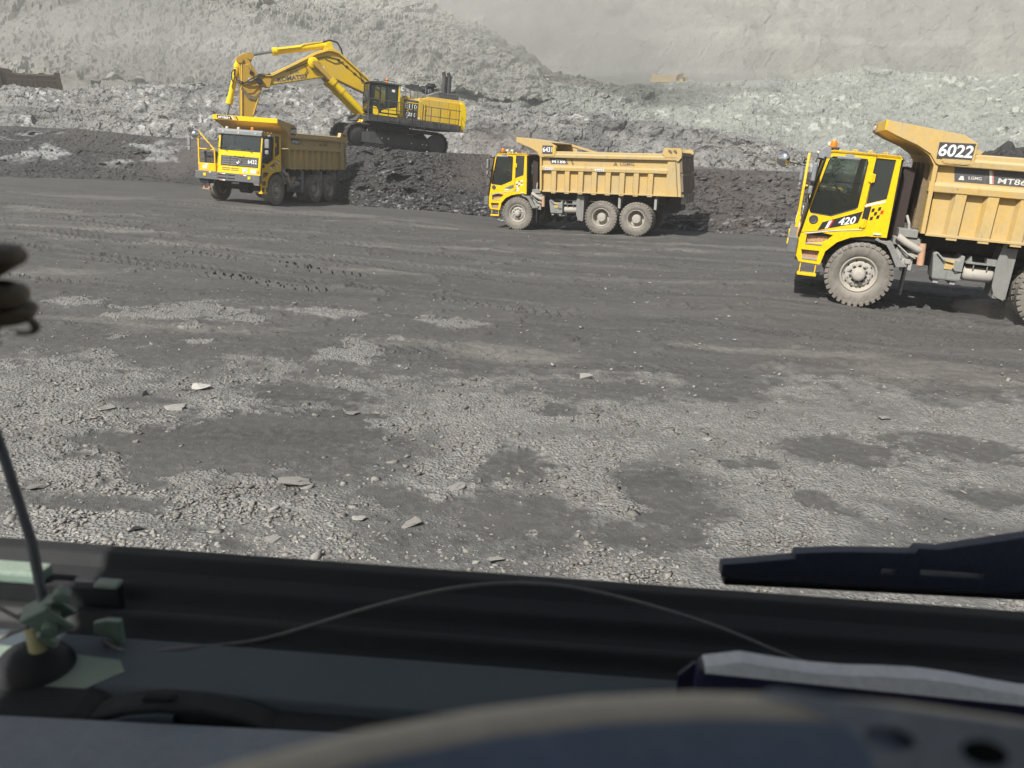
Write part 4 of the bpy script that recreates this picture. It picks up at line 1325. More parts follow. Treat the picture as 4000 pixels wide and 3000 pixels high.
    for x in (-1.55, -1.88):
        b = MB(); b.box(x - .05, x + .05, .8, 1.36, .68, .78); b.build('tank_foot', 'steel_dusty', tk)
    b = MB(); b.box(-1.82, -1.64, 1.41, 1.44, 1.0, 1.2); b.build('tank_cap', 'body_tan', tk)
    b = MB(); b.tube([(-1.45, 1.44, 1.3), (-1.6, 1.46, 1.16), (-1.8, 1.46, 1.13)], .012, 6); b.tube([(-1.8, 1.45, 1.03), (-1.86, 1.46, .97), (-2.02, 1.42, .97)], .012, 6); b.build('tank_hose', 'black', tk)
    b = MB(); b.lathe([(.001, -.30), (.12, -.29), (.15, -.26), (.15, .26), (.12, .29), (.001, .30)], 20, (-2.33, 1.2, .93), 'x'); b.build('air_tank', 'wheel_steel', R_, smooth=45)
    b = MB(); b.box(-2.64, -2.04, 1.0, 1.4, 1.16, 1.185); b.box(-2.6, -2.42, 1.1, 1.38, 1.18, 1.29); b.prism([(-2.16, 1.18), (-2.06, 1.18), (-2.12, 1.31)], 1.1, 1.38)
    for x in (-2.2, -2.46):
        b.box(x - .01, x + .01, 1.34, 1.37, 1.05, 1.17)
    b.build('tank_shelf', 'tank_grey', R_)
    b = MB(); b.prism([(-2.70, 1.72), (-2.66, 1.72), (-2.60, 1.25), (-2.62, .75), (-2.70, .55), (-2.90, .47)], 1.36, 1.40); b.box(-2.93, -2.68, .5, 1.38, .5, 1.55); b.build('splash_plate', 'tank_grey', R_)
    for x in (-4.5, -6.02):
        b = MB(); b.box(x - .04, x + .04, 1.0, 1.3, 1.3, 1.68); b.box(x - .05, x + .05, 1.3, 1.5, 1.1, 1.55); b.build('guard_bracket', 'steel_dusty', R_)
    # ---- dump body
    b = MB()
    b.box(-7.0, -1.15, -1.42, 1.42, 1.72, 1.80)
    b.prism([(-1.02, 1.70), (-.98, 3.08), (-.86, 3.26), (-.60, 3.42), (-.20, 3.57), (.04, 3.69), (.04, 3.74), (-.22, 3.63), (-.64, 3.48), (-.92, 3.31), (-1.06, 3.10), (-1.10, 1.70)], -1.66, 1.66)
    b.build('dump_body', 'body_tan', R_)
    bd = last(R_)
    for y in (-1.1, -.4, .4, 1.1):
        b = MB(); b.box(-1.01, -.90, y - .06, y + .06, 1.75, 3.1); b.build('front_rib', 'decal_brown', bd)
    cap = [(.06, 3.89), (-1.41, 3.70), (-1.68, 3.55), (-1.70, 3.16), (-1.66, 3.11), (-1.06, 3.09), (-1.0, 3.12), (-.86, 3.30), (-.6, 3.44), (-.2, 3.585), (.05, 3.69)]
    rear_edge = lambda z: -7.07 + (z - 1.66) * .126
    for s in (1, -1):
        side_n = 'side_panel'
        b = MB(); b.prism(cap, s * 1.62, s * 1.70); b.build('canopy_side', 'body_tan', bd, bevel=.012)
        b = MB()   # wall plates
        b.prism([(-1.12, 1.70), (-1.12, 2.56), (-6.5, 2.56), (-6.5, 1.68)], s * 1.42, s * 1.50)
        b.prism([(-1.02, 2.70), (-1.02, 3.09), (-6.5, 3.09), (-6.5, 2.70)], s * 1.42, s * 1.555)
        b.prism([(-6.42, 1.66), (-6.42, 3.10), (rear_edge(3.10), 3.10), (rear_edge(1.66), 1.66)], s * 1.42, s * 1.63)
        b.box(-7.07, -1.12, s * 1.42, s * 1.64, 1.66, 1.715)
        b.build(side_n, 'body_tan', bd, bevel=.008)
        for k in range(8):
            x = -1.62 - .593 * k
            w, wt = .17, .10
            vs = []
            for z in (1.70, 2.56):
                tp = 0 if z < 2 else .0
                vs += [(x + w, s * 1.495, z), (x + wt, s * 1.625, z), (x - wt, s * 1.625, z), (x - w + .04, s * 1.495, z)]
            b = MB(); b.add(vs, [(0, 1, 5, 4), (1, 2, 6, 5), (2, 3, 7, 6), (3, 0, 4, 7), (0, 3, 2, 1), (4, 5, 6, 7)])
            b.build('side_rib', 'body_tan', bd, bevel=.01)
            b = MB(); b.box(x - .10, x + .10, s * 1.50, s * 1.63, 1.615, 1.655); b.build('hinge_tab', 'body_tan', bd)
        b = MB(); b.prism([(s * 1.48, 2.53), (s * 1.645, 2.555), (s * 1.655, 2.68), (s * 1.63, 2.735), (s * 1.48, 2.775)], -6.46, -.98, 'x')
        b.build('waist_rail', 'body_tan', bd, bevel=.012)
        b = MB(); b.prism([(s * 1.50, 3.075), (s * 1.69, 3.085), (s * 1.70, 3.20), (s * 1.66, 3.235), (s * 1.655, 3.33), (s * 1.56, 3.345), (s * 1.50, 3.33)], -6.9, -1.05, 'x')
        b.build('top_rail', 'body_tan', bd, bevel=.012)
        b = MB(); b.prism([(-6.18, 3.34), (-6.18, 3.36), (-6.27, 3.56), (-6.93, 3.56), (-6.98, 3.42), (-6.98, 3.2), (-6.86, 3.05), (-6.78, 3.05), (-6.78, 3.2), (-6.3, 3.2)], s * 1.52, s * 1.71); b.build('corner_block', 'body_tan', bd, bevel=.015)
        for x in (-6.47, -6.68):
            b = MB(); b.box(x - .05, x + .04, s * 1.71, s * 1.74, 3.42, 3.50, Matrix.Identity(4)); b.box(x - .09, x - .03, s * 1.71, s * 1.75, 3.38, 3.45); b.build('block_hook', 'decal_brown', bd)
        b = MB(); b.prism([(rear_edge(3.4) + .17, 3.4), (rear_edge(3.4) + .14, 3.4), (rear_edge(1.66) + .13, 1.68), (rear_edge(1.66) + .16, 1.68)], s * 1.63, s * 1.652); b.build('post_strip', 'decal_brown', bd)
    # canopy roof plate, lip and far brace
    b = MB(); b.prism([(.06, 3.89), (-1.41, 3.70), (-1.41, 3.66), (-.2, 3.63), (.05, 3.69)], -1.62, 1.62)
    b.build('canopy', 'body_tan', bd, bevel=.01)
    b = MB(); b.box(.045, .075, -1.705, 1.705, 3.69, 3.895); b.build('canopy_lip', 'cab_yellow', bd, bevel=.008)
    b = MB(); b.prism([(-1.4, 3.70), (-2.7, 3.36), (-2.7, 3.28), (-1.4, 3.6)], -1.66, -1.58); b.prism([(-1.4, 3.70), (-1.7, 3.55), (-1.7, 3.4), (-1.4, 3.6)], 1.58, 1.61)
    b.build('canopy_brace', 'body_tan', bd)
    # tailgate
    b = MB()
    vs = [(rear_edge(z) + dx, y, z) for dx in (-.02, .08) for y, z in ((-1.6, 1.72), (1.6, 1.72), (1.6, 3.40), (-1.6, 3.40))]
    b.add(vs, [(0, 1, 2, 3), (7, 6, 5, 4), (0, 4, 5, 1), (1, 5, 6, 2), (2, 6, 7, 3), (3, 7, 4, 0)])
    b.build('tailgate', 'tail_grey', bd)
    for k in range(9):
        y = -1.52 + .38 * k
        for z0, z1 in ((1.86, 2.46), (2.62, 3.20)):
            b = MB(); vs = [(rear_edge(z) + dx, yy, z) for dx in (-.10, .0) for yy, z in ((y - .10, z0), (y + .10, z0), (y + .10, z1), (y - .10, z1))]
            b.add(vs, [(0, 1, 2, 3), (7, 6, 5, 4), (0, 4, 5, 1), (1, 5, 6, 2), (2, 6, 7, 3), (3, 7, 4, 0)]); b.build('tailgate_rib', 'tail_grey', bd)
    for z in (1.70, 2.52, 3.30):
        b = MB(); b.box(rear_edge(z) - .11, rear_edge(z) + .02, -1.6, 1.6, z - .05, z + .06); b.build('tailgate_bar', 'tail_grey', bd)
    for y in (-1.2, -.4, .4, 1.2):
        b = MB(); b.box(-7.2, -7.02, y - .04, y + .04, 1.36, 1.74); b.build('tail_hinge', 'steel_dusty', bd)
    b = MB(); b.box(-7.0, -6.55, -1.1, 1.1, 1.38, 1.64); b.build('tail_beam', 'chassis', bd)
    b = MB()
    ch = [Vector((-6.6, 1.0, 1.30)).lerp(Vector((-7.05, 1.15, 1.6)), i / 9) for i in range(10)]
    for i, p in enumerate(ch):
        b.cbox(p, (.06, .035 if i % 2 else .06, .06 if i % 2 else .035), (0, .6, 0))
    b.build('chain', 'chassis', R_)
    # number plate boards both sides
    for s in (1,):
        b = MB(); b.prism([(-1.16, 3.13), (-1.10, 3.18), (-1.10, 3.56), (-1.62, 3.56), (-1.62, 3.16), (-1.58, 3.13)], s * 1.70, s * 1.715); b.build('plate_backing', 'body_tan', bd)
    for x in (-1.2, -1.32, -1.44, -1.55):
        b = MB(); b.cyl((x, 1.70, 3.165), (x, 1.722, 3.165), .02, n=8); b.build('bolt_head', 'body_tan', bd)
    return R_

def truck_marks(root, num, style):
    kids = {o.name.split('.')[0]: o for o in root.children}
    bd, cabo = kids['dump_body'], kids['cab']
    if style == 'c':
        b = MB(); b.prism([(-.99, 3.225), (-.985, 3.53), (-1.64, 3.545), (-1.63, 3.235)], 1.716, 1.722); b.build('number_board', 'dark_grey', bd)
        text(num, .32, 'white', bd, (-1.315, 1.724, 3.385), LX, LY, 'number', bold=.022, width=.62, shear=.08)
    else:
        b = MB(); b.prism([(-1.10, 3.23), (-1.10, 3.57), (-1.56, 3.57), (-1.56, 3.23)], 1.716, 1.722); b.build('number_board', 'dark_grey', bd)
        b = MB(); b.prism([(-1.57, 3.20), (-1.57, 3.57), (-1.64, 3.55), (-1.64, 3.20)], 1.716, 1.722); b.build('plate_edge', 'cab_yellow', bd)
        text(num, .27, 'white', bd, (-1.33, 1.724, 3.405), LX, LY, 'number', bold=.018, width=.42)
    # model decal and maker's name on the upper panel
    p0, p1, p2 = 1.556, 1.560, 1.564
    if style == 'c':
        b = MB(); b.prism([(-1.38, 3.07), (-4.4, 3.07), (-4.4, 2.79), (-1.44, 2.79)], p0, p1); b.build('decal_band', 'decal_grey', bd)
        text('LGMG', .085, 'white_worn', bd, (-1.80, p2, 2.885), LX, LY, bold=.01, width=.24)
        b = MB(); b.prism([(-1.50, 2.83), (-1.61, 2.83), (-1.58, 2.91), (-1.53, 2.91)], p1, p2); b.build('maker_emblem', 'white_worn', bd)
        b = MB(); b.prism([(-2.02, 3.06), (-2.07, 3.06), (-2.13, 2.80), (-2.08, 2.80)], p1, p2); b.build('decal_stripe', 'white_worn', bd)
        b = MB(); b.prism([(-2.075, 3.06), (-2.095, 3.06), (-2.155, 2.80), (-2.135, 2.80)], p1, p2); b.build('decal_stripe', 'pink_tape', bd)
        text('MT86', .15, 'white_worn', bd, (-2.47, p2, 2.875), LX, LY, bold=.012, width=.5)
    else:
        b = MB(); b.prism([(-1.36, 3.07), (-2.10, 3.07), (-2.22, 2.82), (-1.46, 2.82)], p0, p1); b.build('decal_band', 'decal_grey', bd)
        text('MT86' if style == 'b' else 'MT86H', .20, 'white', bd, (-1.80, p2, 2.93), LX, LY, bold=.014, width=.60)
        b = MB(); b.prism([(-2.30, 3.07), (-2.36, 3.07), (-2.48, 2.80), (-2.40, 2.80)], p0, p1); b.build('decal_stripe', 'decal_brown', bd)
        text('LGMG', .20, 'decal_brown', bd, (-4.75, p2, 2.90), LX, LY, bold=.012, width=.58)
        b = MB(); b.prism([(-4.16, 2.82), (-4.36, 2.82), (-4.26, 2.98)], p0, p1); b.build('maker_emblem', 'decal_brown', bd)
        text('KT86', .10, 'white_worn', bd, (-5.95, 1.66, 2.62), LX, LY)
    if style == 'b':
        for x0 in (-1.22, -3.42):
            b = MB(); b.prism([(x0, 2.665), (x0 - .38, 2.665), (x0 - .38, 2.575), (x0, 2.575)], 1.653, 1.660); b.build('arrow_tape', 'white', bd)
            text('<<<<', .13, 'black', bd, (x0 - .19, 1.662, 2.62), LX, LY, 'chevrons', bold=.02, width=.34)
    # cab decals
    if style == 'c':
        b = MB(); b.prism([(.93, 1.72), (1.0, 1.54), (.22, 1.78), (.17, 2.03)], 1.611, 1.616); b.build('door_decal', 'black', cabo)
        b = MB(); b.prism([(.80, 1.76), (.86, 1.59), (.80, 1.61), (.74, 1.78)], 1.616, 1.620); b.build('decal_stripe', 'white', cabo)
        b = MB(); b.prism([(.735, 1.785), (.795, 1.615), (.765, 1.622), (.70, 1.795)], 1.616, 1.620); b.build('decal_stripe', 'red', cabo)
        text('420', .21, 'white', cabo, (.44, 1.618, 1.80), (-1, 0, .22), LY, 'number', bold=.025, width=.34, shear=.15)
        b = MB(); b.prism([(.14, 2.17), (-.23, 2.29), (-.23, 2.25), (.15, 2.125)], 1.611, 1.616); b.build('decal_stripe', 'white', cabo)
        b = MB(); b.prism([(.145, 2.11), (.02, 2.15), (.04, 1.86), (.16, 1.82)], 1.611, 1.616); b.build('decal_block', 'black', cabo)
        for i in range(4):
            for j in range(3):
                if (i + j) % 2 == 0:
                    x = .0 - .06 * i; z = 2.10 + .02 * i - .085 * j
                    b = MB(); b.prism([(x, z), (x - .055, z + .018), (x - .05, z - .055), (x + .005, z - .073)], 1.611, 1.616)
                    b.build('checker', 'red' if i == 3 else 'black', cabo)
    else:
        b = MB(); b.prism([(.66, 1.66), (.56, 1.78), (.20, 1.92), (.18, 1.78), (.50, 1.68)], 1.611, 1.616); b.build('door_decal', 'bumper_grey', cabo)
        b = MB(); b.prism([(.64, 1.665), (.58, 1.72), (.42, 1.73), (.44, 1.68)], 1.616, 1.620); b.build('decal_block', 'white', cabo)
        for i in range(3):
            for j in range(3):
                x = .10 - .11 * i; z = 2.02 + .035 * i - .085 * j
                b = MB(); b.prism([(x, z), (x - .10, z + .03), (x - .10, z - .02), (x, z - .05)], 1.611, 1.616)
                b.build('checker', 'white' if (i + j) % 2 == 0 else 'bumper_grey', cabo)
        b = MB(); b.lathe([(.09, 0), (.09, .005), (.001, .006)], 16, (.02, 1.612, 1.72)); b.build('round_sticker', 'lens', cabo)
    # front marks: number on the grille, licence plate, canopy lip decal
    def fx(z):
        return 1.395 - (z - 1.40) * .150
    text(num, .24, 'white', cabo, (fx(1.92) + .05, 1.20, 1.92), FX, LY, 'number', bold=.02, width=.46)
    b = MB(); b.box(fx(1.53) + .005, fx(1.53) + .02, .70, .96, 1.43, 1.61); b.build('licence_plate', 'white', cabo)
    text('15·18', .10, 'navy_print', cabo, (fx(1.53) + .022, .83, 1.55), FX, LY, 'plate_number', bold=.01, width=.2)
    text('УМӨ', .06, 'navy_print', cabo, (fx(1.47) + .022, .83, 1.465), FX, LY, 'plate_number', width=.12)
    b = MB(); b.prism([(-1.48, 3.875), (-.75, 3.875), (-.62, 3.71), (-1.42, 3.71)], .076, .081, 'x'); b.build('decal_band', 'black', bd)
    text('MT86H', .15, 'white', bd, (.083, -1.08, 3.79), FX, LY, bold=.02, width=.60)
    for k, (m, y0) in enumerate((('white_worn', -.72), ('rust_pipe', -.62), ('black', -.50))):
        b = MB(); b.prism([(y0, 3.875), (y0 + .07, 3.875), (y0 + .19, 3.71), (y0 + .12, 3.71)], .076, .081, 'x'); b.build('decal_stripe', m, bd)

base = build_truck()
trucks = [base, copy_tree(base), copy_tree(base)]
far_truck = copy_tree(base)
for tr_, num, style, T, lab in zip(trucks, ('6432', '6431', '6022'), 'abc', TRUCKS, (
        'yellow dump truck numbered 6432 facing the camera below the excavator',
        'dump truck numbered 6431 standing side-on in front of the coal heap',
        'dump truck numbered 6022 with 420 on its door, cut by the right edge')):
    tr_.matrix_world = pose(*T)
    truck_marks(tr_, num, style)
    tag(tr_, lab, 'dump truck', 'dump trucks in the pit')

# coal heaped in the bed of the nearest truck
gx, gy = np.meshgrid(np.linspace(-6.8, -1.9, 90), np.linspace(-1.4, 1.4, 50))
hz_ = 3.05 + .50 * sstep(-2.0, -2.5, gx) * sstep(-6.9, -6.0, gx) * np.sqrt(np.clip(1 - (gy / 1.5) ** 2, 0, 1)) + .2 * facet(gx / .5, gy / .5, 501) + .08 * facet(gx / .2, gy / .2, 503)
cl_ = grid_mesh('coal_load', np.stack([gx, gy, hz_], -1), 'coal', {'tone': 0 * gx, 'warm': 0 * gx}, kind='stuff')
cl_.matrix_world = pose(*TRUCKS[2])

# far truck on the upper level at the left edge, its shade deepened by a darker brown colour
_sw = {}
def paint_shade(o):
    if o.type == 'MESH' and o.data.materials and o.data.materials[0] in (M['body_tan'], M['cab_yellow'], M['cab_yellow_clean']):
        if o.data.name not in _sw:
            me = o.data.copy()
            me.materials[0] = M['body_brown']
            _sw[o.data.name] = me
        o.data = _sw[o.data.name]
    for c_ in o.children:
        paint_shade(c_)
paint_shade(far_truck)
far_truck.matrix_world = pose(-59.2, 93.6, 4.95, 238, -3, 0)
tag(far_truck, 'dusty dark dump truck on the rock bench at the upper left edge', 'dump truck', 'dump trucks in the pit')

# tiny truck far off on the upper haul road
def tiny_truck():
    r = empty('dump_truck')
    b = MB(); b.prism([(-1.1, 1.7), (-1.0, 3.1), (-.6, 3.45), (.06, 3.7), (.06, 3.89), (-1.4, 3.7), (-1.7, 3.36), (-6.2, 3.34), (-6.3, 3.56), (-6.93, 3.56), (-7.07, 1.66)], -1.62, 1.62)
    for z in (2.62, 3.15):
        for s in (1, -1):
            b.box(-6.9, -1.1, s * 1.6, s * 1.7, z - .1, z + .1)
    for k in range(8):
        for s in (1, -1):
            b.box(-1.7 - .593 * k, -1.5 - .593 * k, s * 1.6, s * 1.67, 1.7, 2.56)
    b.build('dump_body', 'body_tan', r)
    b = MB(); b.prism([(-.4, 1.5), (-.37, 3.2), (1.05, 3.2), (1.39, 1.4), (1.3, .8), (.8, .8), (.5, 1.35)], -.6, 1.6); b.box(1.3, 1.55, -1.65, 1.65, 1.0, 1.36); b.build('cab', 'cab_yellow', r)
    b = MB(); b.prism([(.95, 3.05), (1.2, 1.95), (.3, 2.05), (.3, 3.05)], -.61, 1.61); b.build('window', 'glass_black', r)
    for x in (0, -3.76, -5.26):
        for s in (1, -1):
            b = MB(); b.lathe([(.001, .19), (.4, .16), (.6, .19), (.69, .13), (.69, -.13), (.6, -.19), (.001, -.19)], 20, (x, s * 1.4, .69)); b.build('wheel', 'tyre', r)
    b = MB(); b.box(-6.6, 1.2, -.5, .5, .9, 1.6); b.build('chassis', 'chassis', r)
    return r
tt = tiny_truck()
tt.matrix_world = pose(36.5, 203.5, 18.2, -22, 0, 0)
tag(tt, 'tiny pale dump truck on the far upper road, half hidden by dust', 'dump truck', 'dump trucks in the pit')

# ------------------------------------------------------------------ excavator (local: x towards the bucket, y left, z up)
ex = empty('excavator')
def stadium(x0, x1, zc0, zc1, r0, r1, n=14):
    pts = []
    for i in range(n + 1):
        a = PI / 2 - PI * i / n
        pts.append((x1 + r1 * math.cos(a), zc1 + r1 * math.sin(a)))
    for i in range(n + 1):
        a = -PI / 2 - PI * i / n
        pts.append((x0 + r0 * math.cos(a), zc0 + r0 * math.sin(a)))
    return pts
for s in (1, -1):
    b = MB()
    b.prism([(2.35, .30), (2.30, 1.02), (1.2, 1.05), (.4, .95), (-1.9, .95), (-2.3, .80), (-2.3, .42), (-1.6, .26), (2.0, .22)], s * 1.72, s * 2.16)
    b.prism([(2.2, .40), (2.16, .98), (.9, 1.02), (.2, .84), (-.5, .40)], s * 2.16, s * 2.22)
    b.box(-1.95, -1.55, s * 2.1, s * 2.26, .38, .82)
    b.build('track_frame', 'dark_grey', ex, bevel=.02)
    fr_ = last(ex)
    MB().lathe([(.001, -.24), (.56, -.22), (.58, 0), (.56, .22), (.50, .26), (.001, .27)], 28, (2.42, s * 1.95, .74)).build('idler_wheel', 'black', fr_, smooth=35)
    MB().lathe([(.001, -.24), (.58, -.22), (.60, 0), (.58, .26), (.50, .33), (.001, .36)], 28, (-2.55, s * 1.95, .70)).build('drive_sprocket', 'dark_grey', fr_, smooth=35)
    for k in range(8):
        MB().lathe([(.001, -.25), (.17, -.25), (.17, .25), (.001, .25)], 14, (-1.75 + .5 * k, s * 1.95, .30)).build('track_roller', 'black', fr_)
    for k in range(3):
        MB().lathe([(.001, -.2), (.12, -.2), (.12, .2), (.001, .2)], 12, (-1.2 + 1.1 * k, s * 1.95, 1.26)).build('carrier_roller', 'black', fr_)
    # shoes of the chain along the loop
    loop = stadium(-2.55, 2.42, .70, .74, .68, .68, 16)
    sm_ = []
    for i in range(len(loop)):
        p, q = Vector(loop[i]), Vector(loop[(i + 1) % len(loop)])
        L = (q - p).length
        for k in range(max(1, int(L / .05))):
            sm_.append(p.lerp(q, k / max(1, int(L / .05))))
    tot = [0]
    for i in range(1, len(sm_)):
        tot.append(tot[-1] + (sm_[i] - sm_[i - 1]).length)
    per = tot[-1] + (sm_[0] - sm_[-1]).length
    N = 52
    b = MB()
    j = 0
    for k in range(N):
        d = per * k / N
        while j + 1 < len(tot) and tot[j + 1] < d:
            j += 1
        p, q = sm_[j], sm_[(j + 3) % len(sm_)]
        a = math.atan2(q.y - p.y, q.x - p.x)
        m = Matrix.Translation((p.x, s * 1.95, p.y)) @ Matrix.Rotation(-a, 4, 'Y')
        b.box(-.135, .135, -.36, .36, -.02, .035, m)
        for xx in (-.10, .02):
            b.box(xx, xx + .03, -.36, .36, .0, .085, m)
        b.box(-.12, .12, -.1, .1, -.12, 0, m)
    b.build('track_shoe_chain', 'chassis', fr_, kind='stuff')
    for x in (.95, .55):
        b = MB(); b.box(x - .045, x + .045, s * 2.22, s * 2.235, .70, .79); b.build('tie_down_mark', 'lens', fr_)
    for x in (-.95, -1.62, -1.88):
        b = MB(); b.box(x - .04, x + .04, s * 2.16 if x > -1.5 else s * 2.26, s * 2.175 if x > -1.5 else s * 2.275, .60, .68); b.build('tie_down_mark', 'lens', fr_)
b = MB(); b.box(-1.2, 1.2, -1.75, 1.75, .55, 1.15); b.cyl((0, 0, 1.1), (0, 0, 1.45), 1.25, n=32); b.build('undercarriage', 'chassis', ex)
b = MB(); b.cyl((0, 0, 1.42), (0, 0, 1.66), 1.35, n=36); b.build('slew_ring', 'dark_grey', ex, smooth=35)
# revolving frame, side skirts
b = MB(); b.prism([(1.95, 1.66), (1.98, 1.95), (1.6, 2.02), (-4.0, 2.02), (-4.1, 1.66)], -2.5, 2.5); b.build('revolving_frame', 'chassis', ex, bevel=.02)
xs_ = [(1.98, 1.42), (1.38, .72), (.68, .02), (-.02, -.62), (-.66, -1.28), (-1.32, -1.92), (-1.96, -2.56), (-2.60, -3.2), (-3.24, -3.84)]
for s in (1, -1):
    for x1, x0 in xs_:
        b = MB(); b.box(x0, x1, s * 2.50, s * 2.62, 1.68, 2.01); b.build('skirt_panel', 'dark_grey', ex, bevel=.01)
b = MB(); b.box(-4.05, 1.98, 2.44, 3.25, 1.63, 1.67); b.box(1.2, 1.98, .4, 2.6, 1.63, 1.67); b.build('walkway', 'dark_grey', ex)
# engine house with its doors
b = MB(); b.prism([(-.02, 2.02), (-.02, 3.22), (-1.2, 3.18), (-1.25, 3.33), (-3.85, 3.36), (-3.85, 2.02)], -2.25, 2.25); b.build('engine_house', 'ex_yellow', ex, bevel=.03)
hs = last(ex)
for x0, x1, m, z1 in ((-.24, .04, 'ex_bright', 3.2), (-1.36, -1.17, 'ex_yellow', 3.12), (-1.86, -1.38, 'ex_yellow', 3.30), (-2.5, -1.88, 'ex_yellow', 3.30), (-3.1, -2.52, 'ex_yellow', 3.31), (-3.66, -3.12, 'ex_yellow', 3.31), (-3.84, -3.68, 'ex_yellow', 3.32)):
    for s in (1, -1):
        b = MB(); b.box(x0, x1, s * 2.25, s * 2.30, 2.06, z1); b.build('engine_door', m, hs, bevel=.012)
for x in (-.12, -1.62, -3.2):
    b = MB(); b.box(x - .06, x + .05, 2.30, 2.33, 2.66, 2.74); b.build('door_handle', 'ex_bright', hs)
b = MB(); b.prism([(-.27, 2.0), (-.27, 3.14), (-1.15, 3.14), (-1.15, 2.0)], 2.25, 2.31); b.build('name_panel', 'dark_grey', hs)
b = MB(); b.box(-1.13, -.28, 2.31, 2.317, 3.03, 3.11); b.build('stripe', 'navy_print', hs)
b = MB(); b.box(-1.15, -.27, 2.31, 2.318, 2.96, 3.01); b.build('stripe', 'ex_bright', hs)
b = MB(); b.box(-1.12, -.30, 2.31, 2.316, 2.585, 2.615); b.build('stripe', 'ex_yellow', hs)
b = MB(); b.box(-1.16, -.27, 2.31, 2.317, 1.99, 2.03); b.build('stripe', 'ex_yellow', hs)
text('E110', .38, 'white', hs, (-.71, 2.32, 2.78), LX, LY, 'number', bold=.012, width=.76)
text('PC', .15, 'ex_bright', hs, (-.50, 2.32, 2.50), LX, LY, bold=.01)
text('1250', .27, 'white', hs, (-.72, 2.32, 2.31), LX, LY, bold=.03, shear=.25, width=.68)
text('SP', .14, 'white', hs, (-.48, 2.32, 2.12), LX, LY, bold=.01)
b = MB(); b.box(-1.32, -1.22, 2.30, 2.31, 2.10, 2.19); b.build('warning_label', 'white', hs)
# counterweight
b = MB(); b.prism([(-3.86, 1.67), (-3.86, 3.37), (-4.1, 3.37), (-4.28, 3.22), (-4.36, 2.7), (-4.34, 2.2), (-4.20, 1.68)], -2.25, 2.28); b.build('counterweight', 'ex_bright', ex, bevel=.06, seg=3)
cw = last(ex)
for y in (1.9, -1.9):
    b = MB(); b.prism([(-3.95, 3.36), (-4.0, 3.5), (-4.25, 3.52), (-4.27, 3.46), (-4.05, 3.43), (-4.05, 3.36)], y - .08, y + .08); b.build('lifting_lug', 'ex_bright', cw)
# hood, cooling box with grille, stacks, air cleaner
b = MB(); b.prism([(-1.5, 3.3), (-1.9, 3.5), (-4.0, 3.52), (-4.1, 3.34)], -1.9, 1.95); b.build('hood', 'ex_yellow', ex, bevel=.02)
b = MB(); b.prism([(-1.75, 3.48), (-2.55, 3.86), (-4.0, 3.90), (-4.02, 3.5)], -.6, 1.55); b.build('cooling_box', 'bumper_grey', ex, bevel=.015)
cb = last(ex)
b = MB(); b.box(-3.96, -2.66, 1.55, 1.56, 3.53, 3.86); b.build('grille_back', 'black', cb)
for k in range(5):
    z = 3.54 + .078 * k
    b = MB(); b.box(-3.98, -2.64, 1.555, 1.59, z - .012, z + .014); b.build('grille_bar', 'bumper_grey', cb)
for k in range(12):
    x = -3.96 + .12 * k
    b = MB(); b.box(x - .018, x + .018, 1.555, 1.588, 3.53, 3.87); b.build('grille_bar', 'bumper_grey', cb)
for x in (-3.42, -3.74):
    b = MB(); b.cyl((x, .3, 3.85), (x + .02, .3, 4.98), .15, n=18); b.cyl((x + .02, .3, 4.95), (x + .14, .3, 5.22), .115, n=14)
    b.build('exhaust_stack', 'dark_grey', ex, smooth=35)
b = MB(); b.lathe([(.25, 3.5), (.27, 3.9), (.2, 4.0), (.2, 4.2), (.34, 4.22), (.34, 4.32), (.26, 4.34), (.26, 4.42), (.001, 4.44)], 20, (-2.55, .3, 0), 'z'); b.cyl((-2.2, .3, 3.98), (-1.9, .3, 3.92), .2, n=16)
b.build('air_cleaner', 'black', ex, smooth=35)
for x in (-2.15, -2.32):
    b = MB(); b.lathe([(.215, -.03), (.215, .03)], 16, (x, .3, 3.97), 'x'); b.build('clamp_band', 'chrome', ex)
b = MB(); b.box(-1.75, -1.15, -.3, 1.2, 3.2, 3.75); b.box(-1.0, -.75, 1.2, 1.9, 3.2, 3.42); b.build('oil_tank', 'tank_grey', ex, bevel=.02)
b = MB(); b.box(-.65, -.3, 1.6, 2.2, 3.18, 3.34); b.build('tool_box', 'ex_yellow', ex, bevel=.01)
# operator cab
b = MB()
cabp = [(1.78, 2.02), (1.96, 2.25), (1.96, 2.9), (1.90, 3.76), (.22, 3.80), (.20, 2.02)]
win1 = [(1.62, 3.70), (.98, 3.70), (.98, 2.62), (1.30, 2.50), (1.66, 2.52)]
win2 = [(.90, 3.70), (.32, 3.72), (.30, 2.88), (.90, 2.70)]
b.prism(cabp, 2.54, 2.60, 'y', [win1, win2]); b.prism(cabp, 1.20, 1.26, 'y', [win1, win2])
b.box(.20, .26, 1.26, 2.54, 2.02, 3.78)
b.prism([(1.93, 3.70), (1.90, 3.80), (.2, 3.84), (.2, 3.76)], 1.2, 2.6)
b.box(1.90, 1.97, 1.20, 1.27, 2.2, 3.75); b.box(1.90, 1.97, 2.53, 2.60, 2.2, 3.75); b.box(1.9, 1.97, 1.2, 2.6, 2.2, 2.32); b.box(.22, 1.95, 1.22, 2.58, 2.0, 2.08)
b.build('cab', 'black', ex, bevel=.01)
ec = last(ex)
for w_ in (win1, win2):
    b = MB(); b.prism(w_, 2.56, 2.565); b.build('window', 'glass_dark' if w_ is win1 else 'glass_black', ec)
    b = MB(); b.prism(w_, 1.23, 1.235); b.build('window', 'glass_dark', ec)
b = MB(); b.box(1.94, 1.945, 1.27, 2.53, 2.32, 3.72); b.build('windshield', 'glass_front', ec)
